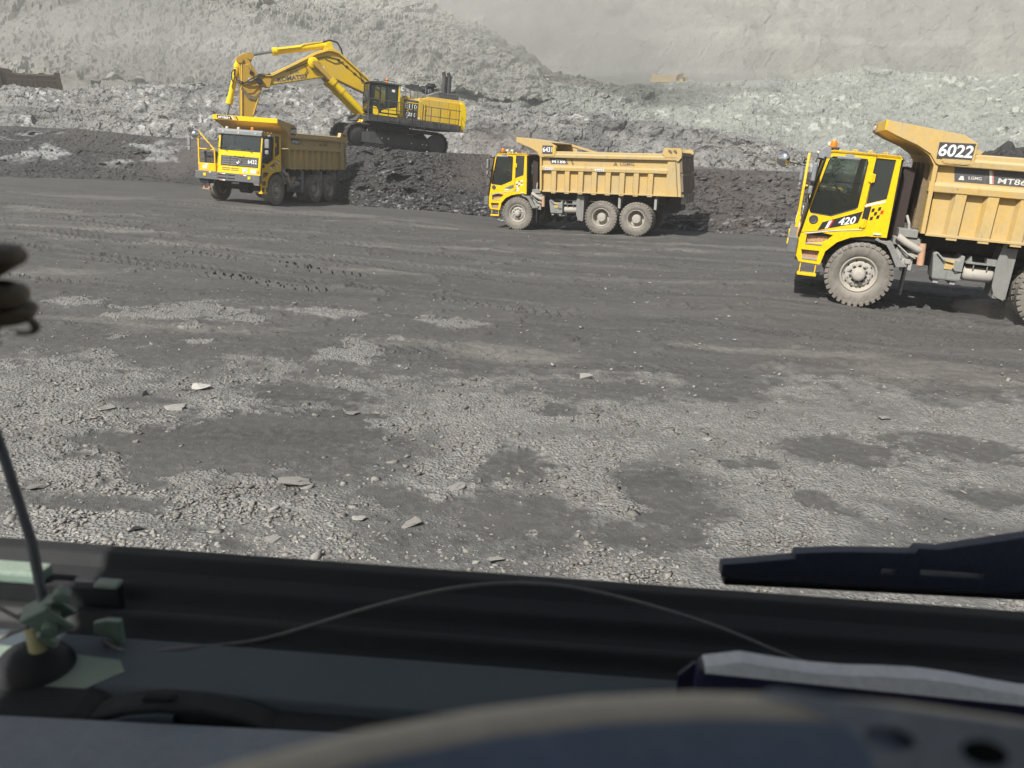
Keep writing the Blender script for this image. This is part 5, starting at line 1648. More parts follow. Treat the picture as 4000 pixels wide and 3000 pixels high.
b = MB(); b.box(.6, 1.05, 1.65, 2.15, 2.5, 2.65); b.box(.55, .7, 1.65, 2.15, 2.6, 3.3); b.box(1.3, 1.5, 1.5, 2.3, 2.08, 2.75); b.build('seat', 'seat', ec, bevel=.04)
b = MB(); b.box(.42, .60, 2.566, 2.572, 3.42, 3.56); b.build('window_sticker', 'white', ec)
b = MB(); b.prism([(1.20, 2.28), (.90, 2.42), (.30, 2.56), (.26, 2.20), (1.18, 2.20)], 2.60, 2.63); b.prism([(1.68, 2.06), (1.70, 2.50), (1.5, 2.48), (1.38, 2.3), (1.36, 2.06)], 2.60, 2.63); b.build('cab_lower_panel', 'ex_bright', ec, bevel=.01)
b = MB(); b.box(.20, 1.62, 2.56, 2.64, 2.02, 2.12); b.build('cab_sill', 'ex_bright', ec, bevel=.01)
b = MB(); b.prism([(.20, 2.24), (.20, 3.74), (.10, 3.64), (.06, 2.24)], 2.2, 2.62); b.build('cab_rear_post', 'ex_bright', ec, bevel=.01)
b = MB(); b.prism([(2.1, 3.76), (2.1, 3.82), (1.83, 3.88), (.68, 3.90), (.07, 3.88), (.07, 3.82), (1.8, 3.78)], 1.15, 2.68); b.box(.9, 1.5, 1.5, 2.3, 3.86, 3.96); b.build('roof_guard', 'dark_grey', ec, bevel=.015)
b = MB(); b.tube([(1.5, 1.6, 3.9), (1.5, 1.6, 4.05), (1.2, 1.6, 4.07), (1.2, 1.6, 3.9)], .02, 6); b.tube([(1.1, 2.2, 3.9), (1.05, 2.2, 4.04), (.4, 2.2, 4.05), (.35, 2.2, 3.88)], .02, 6); b.build('roof_rail', 'black', ec)
b = MB().lathe([(.07, 3.95), (.075, 4.12), (.05, 4.2), (.001, 4.21)], 16, (.73, 1.8, 0), 'z'); b.build('beacon', 'orange', ec, smooth=True)
b = MB(); b.tube([(1.98, 2.62, 3.75), (2.06, 2.7, 3.3), (2.05, 2.72, 2.1)], .025, 6); b.tube([(1.98, 1.9, 3.7), (2.02, 1.9, 3.0), (2.0, 1.9, 2.2)], .015, 6); b.tube([(2.0, 1.4, 3.2), (2.08, 1.35, 2.9), (2.02, 1.5, 2.5)], .02, 6); b.build('cab_guard', 'dark_grey', ec)
# handrails
def rail(pts_x, y, z0, zs, name='handrail', xr=None):
    b = MB()
    for x in pts_x:
        b.tube([(x, y, z0), (x, y, zs[-1])], .025, 6)
        b.box(x - .035, x + .035, y - .03, y + .03, z0, z0 + .28)
    for z in zs:
        b.tube([(xr[0], y, z), (xr[1], y, z)], .022, 6)
    b.build(name, 'dark_grey', ex)
rail((2.1, 1.5, .92, .34, -.04), 3.22, 1.66, (2.36, 2.86), xr=(2.12, -.04))
rail((-1.36, -1.72, -2.3, -2.9, -3.52), 3.22, 1.64, (2.32, 2.83), xr=(-1.3, -3.6))
b = MB()
for x in (-.58, -.74):
    b.tube([(x, 3.22, 1.5), (x, 3.22, 2.86)], .025, 6)
for x in (-1.2, -1.36):
    b.tube([(x, 3.22, 1.4), (x, 3.22, 2.84), (x, 3.1, 2.92)], .03, 6)
b.box(-.62, -.54, 3.18, 3.26, 1.45, 2.8)
b.build('ladder_rail', 'black', ex)
b = MB(); b.tube([(-3.75, 3.1, 1.66), (-3.75, 3.1, 2.5), (-4.1, 2.9, 2.15), (-4.1, 2.9, 1.66)], .025, 6); b.tube([(-3.75, 3.1, 2.05), (-4.1, 2.9, 1.75)], .02, 6); b.build('handrail', 'ex_bright', ex)
for y in (1.9, .9):
    b = MB(); b.tube([(-.1, y, 3.2), (-.1, y, 3.98), (-.75, y, 3.96), (-.75, y, 3.2)], .022, 6); b.tube([(-.1, y, 3.6), (-.75, y, 3.58)], .018, 6); b.tube([(-1.2, y, 3.3), (-1.2, y, 3.9), (-1.7, y, 3.88), (-1.7, y, 3.4)], .02, 6); b.build('handrail', 'dark_grey', ex)
# boom
boomp = [(.25, 3.0), (.3, 3.35), (1.54, 4.2), (2.47, 4.82), (3.38, 5.44), (3.7, 5.52), (4.05, 5.50), (4.76, 5.18), (5.94, 4.43), (7.0, 3.78), (7.4, 3.56), (7.75, 3.44), (8.06, 3.30), (8.18, 3.1), (8.05, 2.92), (7.32, 2.97), (7.09, 3.04), (4.42, 3.8), (3.9, 3.87), (3.4, 3.82), (1.52, 3.24), (.45, 2.82)]
b = MB(); b.prism(boomp, -.42, .42); b.build('boom', 'ex_yellow', ex, bevel=.05)
bo = last(ex)
for s in (1, -1):
    b = MB(); b.prism([(3.62, 5.40), (3.80, 5.78), (3.96, 5.84), (4.12, 5.76), (4.35, 5.3)], s * .28, s * .38); b.build('cylinder_lug', 'ex_bright', bo, bevel=.01)
    b = MB(); b.lathe([(.001, s * .40), (.32, s * .40), (.32, s * .62), (.26, s * .66), (.13, s * .67), (.12, s * .72), (.001, s * .72)], 22, (4.89, 0, 4.56)); b.build('pin_boss', 'ex_bright', bo, smooth=40)
b = MB(); b.prism([(7.45, 3.62), (8.0, 3.42), (8.22, 3.15), (8.1, 2.86), (7.3, 2.86), (7.2, 3.3)], -.5, .5); b.build('boom_head', 'ex_arm', bo, bevel=.03)
b = MB(); b.lathe([(.001, -.62), (.17, -.62), (.17, .62), (.001, .62)], 16, (7.9, 0, 3.10)); b.build('boom_pin', 'black', bo)
text('KOMATSU', .33, 'navy_print', bo, (6.05, .425, 3.56), (-1, 0, .265), (.265, 0, 1), 'lettering', bold=.03, width=1.72)
text('E110', .20, 'navy_print', bo, (5.95, .425, 3.90), (-1, 0, .265), (.265, 0, 1), 'number', bold=.01, width=.48)
b = MB(); b.box(4.18, 4.42, .422, .428, 4.28, 4.46); b.build('warning_label', 'white_worn', bo)
for y in (.47, .53, -.47):
    b = MB(); b.tube([(.9, y, 3.62), (1.54, y, 4.08), (2.47, y, 4.70), (3.38, y, 5.30), (3.75, y, 5.38), (4.05, y, 5.36), (4.76, y, 5.05), (5.94, y, 4.30), (7.2, y, 3.52), (7.6, y, 3.46)], .035, 6); b.build('hydraulic_pipe', 'ex_yellow', bo)
b = MB(); b.tube([(1.5, .45, 3.75), (2.6, .45, 4.45), (3.5, .45, 5.0), (4.1, .45, 5.03), (4.6, .45, 4.86), (5.6, .45, 4.30), (6.4, .45, 3.86)], .022, 6)
for (x, z) in ((1.9, 4.0), (2.4, 4.32), (2.9, 4.65), (3.4, 4.95), (5.0, 4.62)):
    b.box(x - .07, x + .07, .42, .47, z - .05, z + .05)
b.tube([(5.35, .45, 4.35), (5.2, .46, 4.1), (5.4, .46, 3.8)], .018, 6)
b.tube([(1.9, .45, 4.0), (2.1, .45, 4.35), (2.0, .45, 4.5)], .02, 6); b.tube([(3.1, .45, 4.9), (3.6, .45, 4.72), (4.2, .45, 4.9)], .018, 6)
b.build('grease_line', 'black', bo)
b = MB(); b.tube([(4.28, .1, 5.84), (3.9, .12, 6.0), (3.45, .12, 5.95), (3.2, .15, 5.6), (3.12, .2, 5.3)], .05, 8); b.build('hydraulic_hose', 'black', bo, smooth=True)
b = MB(); b.tube([(7.3, .5, 3.55), (7.9, .55, 3.42), (8.3, .55, 3.05), (8.75, .52, 2.92), (9.1, .45, 3.0), (9.3, .42, 3.3), (9.25, .42, 3.6)], .04, 8); b.tube([(7.3, .44, 3.60), (7.9, .48, 3.5), (8.35, .5, 3.2), (8.8, .46, 2.85), (9.15, .42, 2.9)], .035, 8); b.build('hydraulic_hose', 'black', bo, smooth=True)
# boom cylinders
for s in (1, -1):
    b = MB(); b.cyl((3.82, s * .72, 3.72), (1.45, s * .80, 1.84), .20, n=20); b.cyl((3.86, s * .72, 3.755), (3.62, s * .725, 3.56), .245, n=20); b.cyl((3.2, s * .74, 3.23), (3.1, s * .74, 3.15), .225, n=20)
    b.build('boom_cylinder', 'ex_bright', ex, smooth=40)
    b = MB(); b.cyl((4.80, s * .60, 4.50), (3.7, s * .72, 3.64), .12, n=16); b.build('cylinder_rod', 'rod_steel', last(ex), smooth=40)
    b = MB(); b.prism([(4.95, 4.66), (4.72, 4.64), (4.2, 4.2), (3.78, 3.86), (3.66, 3.80), (3.84, 3.62), (4.4, 4.05), (4.98, 4.50)], s * .80, s * .86); b.build('rod_guard', 'ex_arm', ex)
    b = MB(); b.prism([(1.9, 2.0), (1.6, 2.3), (.9, 2.6), (.3, 3.3), (.0, 3.0), (.4, 2.0)], s * .50, s * .60); b.build('boom_bracket', 'ex_arm', ex)
b = MB(); b.box(1.3, 2.1, -1.05, 1.05, 1.62, 1.98); b.prism([(2.3, 1.62), (2.1, 1.95), (1.3, 1.98), (1.3, 1.62)], -.9, 1.0); b.build('frame_nose', 'chassis', ex, bevel=.02)
b = MB(); b.tube([(2.2, 1.1, 1.55), (1.9, 1.4, 1.5), (2.1, 1.7, 1.62)], .05, 6); b.box(1.85, 2.15, 1.15, 1.5, 1.52, 1.7); b.build('front_step', 'ex_bright', ex)
# stick cylinder
b = MB(); b.cyl((4.12, 0, 5.68), (7.12, 0, 4.88), .19, n=20); b.cyl((6.9, 0, 4.93), (7.16, 0, 4.87), .23, n=20); b.cyl((5.4, 0, 5.34), (5.5, 0, 5.31), .205, n=20); b.lathe([(.001, -.3), (.2, -.3), (.2, .3), (.001, .3)], 18, (3.95, 0, 5.72)); b.tube([(4.3, .12, 5.84), (5.4, .18, 5.53), (5.6, .2, 5.36), (6.9, .2, 5.02)], .035, 6)
b.build('stick_cylinder', 'ex_bright', ex, smooth=40)
b = MB(); b.cyl((7.1, 0, 4.885), (8.42, 0, 4.50), .085, n=14); b.build('cylinder_rod', 'rod_steel', last(ex), smooth=40)
# stick (arm)
armp = [(8.95, 4.42), (8.75, 4.55), (8.5, 4.58), (8.34, 4.45), (8.32, 4.25), (8.38, 4.05), (7.99, 3.53), (7.72, 3.0), (7.74, 2.72), (8.10, 1.3), (8.52, -.35), (8.66, -.52), (8.84, -.45), (8.90, -.2), (8.90, 1.1), (8.96, 2.94), (9.03, 3.87), (9.14, 4.1), (9.10, 4.32)]
b = MB(); b.prism(armp, -.36, .36); b.build('stick', 'ex_arm', ex, bevel=.04)
st = last(ex)
b = MB(); b.prism([(8.80, 3.9), (8.45, 3.95), (8.0, 3.3), (7.86, 2.9), (8.2, 2.45), (8.55, 2.35), (8.84, 2.7)], .36, .40); b.build('stick_plate', 'ex_arm', st, bevel=.01)
b = MB(); b.prism([(8.86, 2.75), (8.5, 2.33), (8.15, 2.25), (7.80, 2.6), (7.76, 2.45), (8.1, 2.05), (8.5, 2.08), (8.9, 2.55)], .36, .42); b.build('stick_band', 'decal_brown', st)
b = MB(); b.tube([(8.88, .38, 4.0), (8.86, .38, 2.9), (8.82, .38, 1.0), (8.8, .38, 0)], .04, 6); b.tube([(8.78, .38, 3.85), (8.45, .38, 3.98), (8.36, .4, 3.7)], .03, 6); b.tube([(8.2, .38, 1.2), (7.85, .38, 2.5)], .035, 6); b.build('hydraulic_pipe', 'ex_yellow', st)
b = MB(); b.lathe([(.001, -.44), (.2, -.44), (.2, .44), (.001, .44)], 18, (8.44, 0, 4.42)); b.lathe([(.001, -.44), (.18, -.44), (.18, .44), (.001, .44)], 18, (9.0, 0, 4.14)); b.build('stick_pin', 'ex_arm', st, smooth=40)
b = MB(); b.tube([(8.5, .4, 3.8), (8.3, .42, 3.55), (8.2, .42, 3.2), (8.05, .42, 3.1)], .02, 6); b.box(8.25, 8.45, .40, .45, 3.45, 3.6); b.build('grease_line', 'black', st)
b = MB(); b.lathe([(.001, .40), (.1, .405)], 12, (8.45, 0, 3.15)); b.build('dust_patch', 'white_worn', st)
# bucket cylinder, links, bucket
b = MB(); b.cyl((9.02, 0, 4.12), (9.50, 0, 1.72), .165, n=18); b.cyl((9.44, 0, 2.0), (9.51, 0, 1.66), .2, n=18); b.cyl((9.07, 0, 3.9), (9.1, 0, 3.7), .2, n=18); b.tube([(9.2, .16, 3.6), (9.42, .2, 2.6)], .03, 6); b.build('bucket_cylinder', 'ex_bright', ex, smooth=40)
b = MB(); b.cyl((9.49, 0, 1.72), (9.66, 0, .72), .085, n=14); b.build('cylinder_rod', 'rod_steel', last(ex), smooth=40)
b = MB(); b.tube([(9.25, .3, 3.6), (9.42, .34, 3.4), (9.4, .34, 3.0), (9.3, .3, 2.85)], .035, 6); b.build('hydraulic_hose', 'black', ex)
for s in (1, -1):
    b = MB(); b.prism([(9.72, .76), (9.58, .80), (8.76, .12), (8.82, .0), (8.95, .05)], s * .40, s * .48); b.build('bucket_link', 'ex_arm', ex)
    b = MB(); b.prism([(9.74, .74), (9.6, .72), (9.12, -.56), (9.28, -.6)], s * .30, s * .38); b.build('bucket_link', 'ex_arm', ex)
bp_out = [(8.5, -.3), (8.9, -.35), (9.35, -.5), (9.55, -1.0), (9.45, -1.5), (9.0, -1.9), (8.3, -1.95), (7.6, -1.6), (7.55, -1.55), (7.6, -1.5)]
b = MB()
for s in (1, -1):
    b.prism([(8.55, -.55), (8.9, -.35), (9.35, -.5), (9.55, -1.0), (9.45, -1.5), (9.0, -1.9), (8.3, -1.95), (7.6, -1.6)], s * .88, s * .95)
shell = [(9.35, -.5), (9.55, -1.0), (9.45, -1.5), (9.0, -1.9), (8.3, -1.95), (7.6, -1.6)]
for p, q in zip(shell[:-1], shell[1:]):
    d = Vector((q[0] - p[0], q[1] - p[1])).normalized(); nn = Vector((d.y, -d.x)) * .05
    b.prism([p, q, (q[0] + nn.x, q[1] + nn.y), (p[0] + nn.x, p[1] + nn.y)], -.9, .9)
b.prism([(8.5, -.25), (8.9, -.3), (9.35, -.45), (9.35, -.55), (8.9, -.75), (8.5, -.6)], -.3, -.22); b.prism([(8.5, -.25), (8.9, -.3), (9.35, -.45), (9.35, -.55), (8.9, -.75), (8.5, -.6)], .22, .3)
b.build('bucket', 'steel_dusty', ex)
bk = last(ex)
for k in range(5):
    y = -.76 + .38 * k
    b = MB(); b.prism([(7.66, -1.66), (7.3, -1.42), (7.6, -1.54)], y - .07, y + .07); b.build('bucket_tooth', 'steel_dusty', bk)
ex.matrix_world = EX
tag(ex, 'large yellow crawler excavator on the coal heap reaching over a truck', 'excavator')

# ------------------------------------------------------------------ the cab the picture is taken from
M['dash_black'] = paint('dash_black', (0.014, 0.015, 0.017), 0.10, 0.55, dustcol=(0.035, 0.034, 0.033), spec=0.3)
M['dash_grey'] = paint('dash_grey', (0.050, 0.070, 0.086), 0.15, 0.4, dustcol=(0.08, 0.09, 0.092), spec=0.4)
M['rim_grey'] = paint('rim_grey', (0.70, 0.63, 0.53), 0.12, 0.4, dustcol=(0.72, 0.65, 0.53), scale=12)
M['grip_blue'] = paint('grip_blue', (0.22, 0.31, 0.48), 0.05, 0.45, scale=12)  # colour of the sky reflected on the rim
M['lower_grey'] = paint('lower_grey', (0.22, 0.26, 0.31), 0.12, 0.5, dustcol=(0.25, 0.24, 0.22), scale=9)
M['spoke_steel'] = paint('spoke_steel', (0.40, 0.46, 0.55), 0.06, 0.35, 0.4, scale=12)
M['green_paint'] = paint('green_paint', (0.17, 0.235, 0.195), 0.2, 0.4, dustcol=(0.27, 0.30, 0.24), scale=14)
M['antenna_grey'] = paint('antenna_grey', (0.10, 0.11, 0.12), 0.1, 0.4, scale=14)
M['yellow_plastic'] = paint('yellow_plastic', (0.40, 0.38, 0.20), 0.1, 0.4, scale=14)
M['navy_cover'] = paint('navy_cover', (0.02, 0.022, 0.06), 0.08, 0.5, scale=12)
M['page_white'] = paint('page_white', (0.84, 0.85, 0.86), 0.06, 0.7, dustcol=(0.6, 0.58, 0.56), scale=12)
M['wiper_black'] = paint('wiper_black', (0.065, 0.075, 0.105), 0.15, 0.4, dustcol=(0.07, 0.07, 0.07), scale=9)
M['wood_dark'] = paint('wood_dark', (0.11, 0.085, 0.055), 0.1, 0.5, dustcol=(0.15, 0.12, 0.08), scale=14)
M['cable_grey'] = paint('cable_grey', (0.12, 0.12, 0.125), 0.1, 0.5, scale=14)
M['roof_lining'] = paint('roof_lining', (0.45, 0.45, 0.44), 0.1, 0.8)

def smooth_path(p, k=6):
    p = [Vector(q) for q in p]
    out = []
    for i in range(len(p) - 1):
        a, c = p[max(i - 1, 0)], p[min(i + 2, len(p) - 1)]
        for j in range(k):
            tt_ = j / k
            q, r = p[i], p[i + 1]
            out.append(.5 * ((2 * q) + (r - a) * tt_ + (2 * a - 5 * q + 4 * r - c) * tt_ ** 2 + (3 * q - a - 3 * r + c) * tt_ ** 3))
    return out + [p[-1]]
own = empty('truck_cab')
tag(own, 'dark cab interior with dashboard and steering wheel along the bottom', 'truck cab')
DX0, DX1 = -1.0, 1.25
b = MB()   # dashboard: cross-section in (y, z), from the front ridge back to the driver
prof = [(.965, 2.45), (.97, 2.622), (.962, 2.636), (.935, 2.639), (.915, 2.628), (.885, 2.624), (.872, 2.610), (.850, 2.608), (.842, 2.618), (.828, 2.618), (.818, 2.604), (.775, 2.602), (.70, 2.600), (.60, 2.598), (.55, 2.585), (.53, 2.54), (.52, 2.30), (.965, 2.30)]
b.prism(prof, DX0, DX1, 'x')
dash = b.build('dashboard', 'dash_black', own, bevel=.004, rot=(0, 0, rad(-2.3)))
b = MB(); b.prism([(.800, 2.603), (.795, 2.610), (.71, 2.609), (.705, 2.60), (.70, 2.58)], DX0 + .01, .62, 'x'); b.build('dash_pad', 'dash_grey', dash, bevel=.003)
b = MB()   # instrument hood
hp = [(-.425, 2.598), (-.41, 2.607), (-.38, 2.618), (-.345, 2.624), (-.30, 2.623), (-.268, 2.616), (-.24, 2.606), (-.225, 2.598)]
b.prism(hp, .682, .712, 'y'); b.prism([(-.365, 2.622), (-.36, 2.629), (-.33, 2.629), (-.325, 2.622)], .69, .702)
hood_ = b.build('instrument_hood', 'dash_black', own, bevel=.005)
b = MB(); b.prism([(-.40, 2.600), (-.39, 2.606), (-.37, 2.613), (-.34, 2.617), (-.325, 2.617), (-.325, 2.600)], .677, .681); b.build('instrument_glass', 'dash_grey', hood_)
b = MB(); b.prism([(-.95, 2.50), (-.95, 2.612), (-.43, 2.611), (-.41, 2.604), (-.40, 2.50)], .676, .722); b.build('switch_panel', 'dash_black', own, bevel=.006)  # shade of the dash recess put in as a black strip
b = MB(); b.prism([(.30, 2.53), (.42, 2.600), (.60, 2.612), (.674, 2.612), (.674, 2.53)], -1.0, .25, 'x'); b.build('lower_panel', 'lower_grey', own, bevel=.008)
# steering wheel
Rw = .34
tilt = rad(6)
wc = Vector((.086, .186 - Rw * math.cos(tilt), 3.0285 - Rw * math.sin(tilt)))
b = MB()
b.lathe([(Rw + .0150 * math.cos(q * PI / 9), .0140 * math.sin(q * PI / 9)) for q in range(18)], 72, (0, 0, 0), 'z', True)
sw = b.build('steering_wheel', 'rim_grey', own, smooth=60, loc=wc, rot=(tilt, 0, 0))
b = MB(); b.lathe([(Rw + .0158 * math.cos(rad(a)), .0148 * math.sin(rad(a))) for a in range(104, 270, 12)], 72, (0, 0, 0), 'z'); b.build('grip', 'grip_blue', sw, smooth=60)  # blue sky reflection on the rim, painted as a coloured inner half
def slot_plate(b, L, W, holes, y, z0, z1, x0=0.0):
    """flat strap along +x with a rounded end and slots"""
    out = [(x0 + L, y - W), (x0 + L, y + W)] + [(x0 + W * math.cos(PI / 2 + PI * i / 10) , y + W * math.sin(PI / 2 + PI * i / 10)) for i in range(11)]
    hs_ = []
    for hx, hl, hw in holes:
        hs_.append([(x0 + hx + hl / 2 * math.cos(2 * PI * i / 12), y + hw / 2 * math.sin(2 * PI * i / 12)) for i in range(12)])
    b.prism(out, z0, z1, 'z', hs_)
b = MB(); slot_plate(b, .12, .0082, [(.0052, .0085, .0065), (.0275, .0125, .0052), (.049, .011, .0062), (.075, .011, .006)], 0, 0, .004)
spx = Vector((.042, -.0185, .0086)).normalized()
spn = Vector((-.108, -.175, .140)); spn = (spn - spx * spn.dot(spx)).normalized()
spm = Matrix((spx, spn.cross(spx), spn)).transposed().to_4x4()
spm.translation = Vector((.0795, .1885, 3.0355))
sp = b.build('spoke', 'spoke_steel', sw, bevel=.001)
b = MB(); b.box(.001, .09, -.006, .006, -.004, -.0005); b.build('spoke_backing', 'dash_black', sp)  # black plate added under the slots as the shade inside them
sp.matrix_local = (Matrix.Translation(wc) @ Matrix.Rotation(tilt, 4, 'X')).inverted() @ spm
b = MB()
for a in (rad(200), rad(340), rad(270)):
    d = Vector((math.cos(a), math.sin(a), 0))
    b.tube([d * .05 + Vector((0, 0, -.07)), d * .14 + Vector((0, 0, -.045)), d * (Rw - .005)], .011, 8)
b.lathe([(.001, -.10), (.06, -.09), (.065, -.06), (.05, -.045), (.001, -.04)], 24, axis='z'); b.cyl((0, 0, -.1), (0, .0, -.45), .03)
b.build('wheel_hub', 'dash_black', sw, smooth=40)
# shell of the cab round the camera: roof, walls with window openings, pillars, screen
b = MB(); b.prism([(-1.1, -1.0), (1.4, -1.0), (1.4, .98), (-1.1, .98)], 3.98, 4.03, 'z', [[(.45, -.85), (1.25, -.85), (1.25, .1), (.45, .1)]]); b.build('cab_roof', 'roof_lining', own)  # unseen roof hatch, added to let skylight onto the wheel
b = MB(); b.box(-1.1, 1.4, -1.05, -1.0, 2.0, 4.0); b.build('cab_back_wall', 'roof_lining', own)
for x in (-1.1, 1.36):
    b = MB(); b.prism([(-1.0, 2.0), (-1.0, 4.0), (.93, 4.0), (1.08, 2.48), (1.08, 2.0)], x, x + .04, 'x', [[(-.85, 2.60), (1.02, 2.60), (.92, 3.63), (-.85, 3.63)]]); b.build('cab_side_wall', 'dash_black', own)
b = MB(); b.box(-1.1, 1.4, -1.0, 1.08, 1.9, 1.95); b.build('cab_floor', 'dash_black', own)
b = MB(); vs = [(-1.06, 1.08, 2.46), (1.36, 1.08, 2.46), (1.36, .94, 3.98), (-1.06, .94, 3.98)]
vs += [(x, y + .006, z) for x, y, z in vs]
b.add(vs, [(0, 1, 2, 3), (7, 6, 5, 4), (0, 4, 5, 1), (1, 5, 6, 2), (2, 6, 7, 3), (3, 7, 4, 0)]); b.build('windshield', 'clear_pane', own)
b = MB(); b.box(-1.1, 1.4, 1.0, 1.16, 2.1, 2.455); b.build('scuttle', 'dash_black', own)
# parked wiper outside the screen
b = MB()
b.prism([(.34, 2.563), (.34, 2.583), (.38, 2.589), (.45, 2.600), (.45, 2.609), (.52, 2.616), (.63, 2.620), (.635, 2.628), (.67, 2.628), (.80, 2.658), (.92, 2.688), (1.10, 2.70), (1.22, 2.66), (1.22, 2.58), (1.05, 2.575), (.80, 2.562), (.65, 2.556), (.51, 2.552), (.41, 2.554)], 1.115, 1.135, 'y', [[(.585, 2.582), (.585, 2.590), (.610, 2.590), (.610, 2.582)], [(.645, 2.583), (.645, 2.592), (.745, 2.590), (.745, 2.582)]])
wi = b.build('wiper_arm', 'wiper_black', own, bevel=.0055)
b = MB(); b.box(.345, 1.0, 1.112, 1.138, 2.549, 2.561); b.build('wiper_blade', 'dash_black', wi, bevel=.003)

# loose things on the dashboard
cl = empty('document_case')
b = MB(); b.box(0, .70, 0, .024, 0, .078); b.build('cover', 'navy_cover', cl, bevel=.006)
b = MB()
N_ = 20
def hz(x):
    return .086 + .002 * math.sin(x * 9) + .003 * math.sin(x * 31 + 1) - .012 * max(0, 1 - x * 25) ** 2
for i in range(N_):
    x0, x1 = .006 + .69 * i / N_, .006 + .69 * (i + 1) / N_
    b.add([(x0, -.001, .074), (x1, -.001, .074), (x1, .002, hz(x1)), (x0, .002, hz(x0)), (x0, .025, .074), (x1, .025, .074), (x1, .018, hz(x1) + .002), (x0, .018, hz(x0) + .002)], [(0, 1, 2, 3), (3, 2, 6, 7), (7, 6, 5, 4)] + ([(0, 3, 7, 4)] if i == 0 else []) + ([(1, 5, 6, 2)] if i == N_ - 1 else []))
b.build('pages', 'page_white', cl)
b = MB(); b.prism([(-.012, .0), (-.014, .05), (.0, .066), (.02, .06), (.02, 0)], .025, .03); b.build('flap', 'navy_cover', cl)
cl.location = (.200, .690, 2.618)
cl.rotation_euler = (0, rad(1.2), rad(-3))
tag(cl, 'navy document case with white pages standing on the right of the dashboard', 'document case')

b = MB()
pts = [(-.46, .80, 2.615), (-.42, .79, 2.607), (-.36, .80, 2.610), (-.28, .83, 2.607), (-.15, .848, 2.648), (-.05, .85, 2.678), (.04, .85, 2.688), (.13, .85, 2.678), (.25, .84, 2.652), (.34, .82, 2.628), (.42, .80, 2.612)]
b.tube(smooth_path(pts), .0023, 6)
cab_ = b.build('cable', 'cable_grey', None, smooth=True)
tag(cab_, 'thin grey cable arching over the dashboard', 'cable')

# antenna on its swivel mount at the left end of the dashboard
an = empty('antenna_mount')
an.location = (-.510, .752, 2.606)
b = MB(); b.lathe([(.001, .027), (.018, .026), (.032, .020), (.040, .010), (.043, 0), (.001, 0)], 28, axis='z'); b.build('base', 'dash_black', an, smooth=50)
b = MB(); b.prism([(-.10, -.055), (-.03, -.05), (.06, -.045), (.10, -.0), (.085, .02), (-.10, .04)], -.002, .004, 'z'); b.build('foot_plate', 'green_paint', an)
b = MB(); b.cyl((.008, 0, .02), (.002, .005, .052), .0095, n=18); b.build('neck', 'yellow_plastic', an, smooth=40)
b = MB()
m = Matrix.Translation((.024, .0, .070)) @ Matrix.Rotation(rad(-30), 4, 'Y') @ Matrix.Rotation(rad(25), 4, 'X') @ Matrix.Scale(.68, 4)
b.box(-.024, .024, -.016, -.010, -.034, .022, m); b.box(-.024, .024, .010, .016, -.03, .022, m); b.box(-.028, .026, -.016, .016, .018, .028, m)
b.box(.014, .050, -.008, .008, .022, .030, m); b.cyl(tuple(m @ Vector((.050, -.008, .026))), tuple(m @ Vector((.050, .008, .026))), .009, n=12)
b.cyl(tuple(m @ Vector((0, -.025, -.008))), tuple(m @ Vector((0, .025, -.008))), .008, n=10)
b.box(-.034, -.022, -.02, -.006, -.05, -.012, m)
b.build('clamp', 'green_paint', an, bevel=.0015)
b = MB(); b.tube([(.020, .0, .085), (.008, .012, .15), (-.012, .02, .23), (-.04, .03, .34), (-.09, .05, .52)], .0056, 10, .0048); b.build('rod', 'antenna_grey', an, smooth=True)
b = MB(); b.tube(smooth_path([(.0, -.01, .07), (-.05, -.005, .092), (-.14, .0, .12)], 4), .0022, 6); b.tube(smooth_path([(.0, .0, .055), (-.03, .0, .04), (-.08, -.01, .01)], 4), .003, 6); b.build('lead', 'cable_grey', an)
tag(an, 'antenna rod in a pale green clamp at the left of the dashboard', 'antenna')
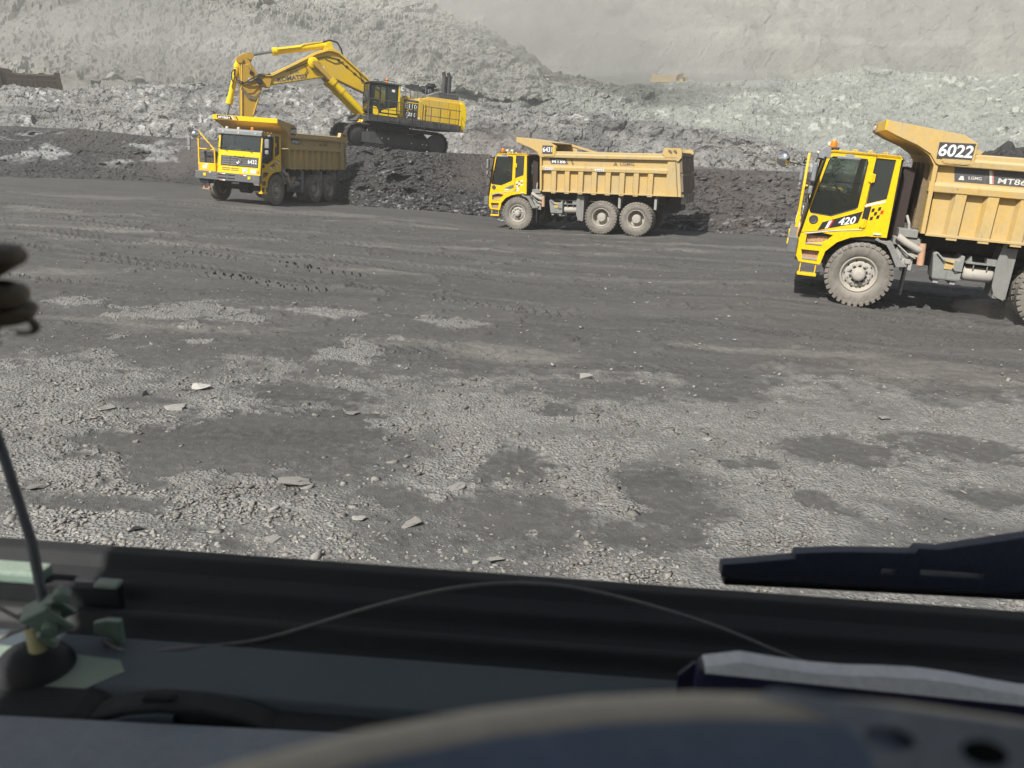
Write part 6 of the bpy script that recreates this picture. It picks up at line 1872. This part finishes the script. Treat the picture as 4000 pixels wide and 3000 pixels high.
# pale green bracket beside the antenna and, behind it, a green windshield reflection built as a bar
b = MB(); b.prism([(-.468, 2.622), (-.468, 2.636), (-.455, 2.640), (-.436, 2.640), (-.434, 2.606), (-.443, 2.603), (-.447, 2.616)], .800, .808); b.box(-.446, -.435, .785, .808, 2.603, 2.607)
vb = b.build('vent_bracket', 'green_paint', None, bevel=.003)
tag(vb, 'small pale green bracket to the right of the antenna mount', 'bracket')
b = MB(); b.box(-.98, -.60, .842, .872, 2.640, 2.656); b.build('side_ledge', 'green_paint', dash, bevel=.004)
b = MB(); b.box(-.535, -.505, .844, .862, 2.640, 2.647); b.build('vent_lip', 'green_paint', dash, bevel=.003)
b = MB(); b.box(-.98, -.505, .846, .860, 2.60, 2.639); b.build('ledge_support', 'dash_black', dash)

# charm hanging in front of the screen at the left edge of the picture
ch = empty('hanging_charm')
ch.location = (-.337, .50, 3.080)
ch.scale = (.95, .95, .46)
b = MB(); b.lathe([(.001, .065), (.012, .066), (.024, .062), (.028, .050), (.026, .042), (.014, .026), (.008, .020), (.001, .019)], 20, axis='z'); b.build('cap', 'wood_dark', ch, smooth=40)
b = MB(); b.lathe([(.018, .012), (.024, .008), (.026, .000), (.025, -.014), (.022, -.017), (.020, -.010), (.021, .0), (.019, .006)], 22, axis='z', closed=True); b.lathe([(.001, .002), (.014, .004), (.018, -.004), (.016, -.016), (.001, -.018)], 18, axis='z'); b.build('bell', 'wood_dark', ch, smooth=40)
b = MB(); b.lathe([(.001, -.024), (.022, -.026), (.029, -.020), (.030, -.026), (.026, -.040), (.012, -.046), (.001, -.047)], 22, axis='z'); b.build('bowl', 'wood_dark', ch, smooth=40)
b = MB(); b.tube(smooth_path([(.026, 0, -.034), (.031, 0, -.044), (.028, 0, -.054), (.018, 0, -.056)], 4), .003, 6); b.tube([(0, 0, -.046), (-.004, 0, -.066), (.004, 0, -.075)], .008, 8, .003); b.build('tassel', 'wood_dark', ch)
b = MB(); b.tube([(0, 0, .06), (-.02, .02, .9), (-.03, .10, 1.9)], .0015, 6); b.build('cord', 'wood_dark', ch)
tag(ch, 'dark hanging charm with bell and bowl at the left edge', 'charm')
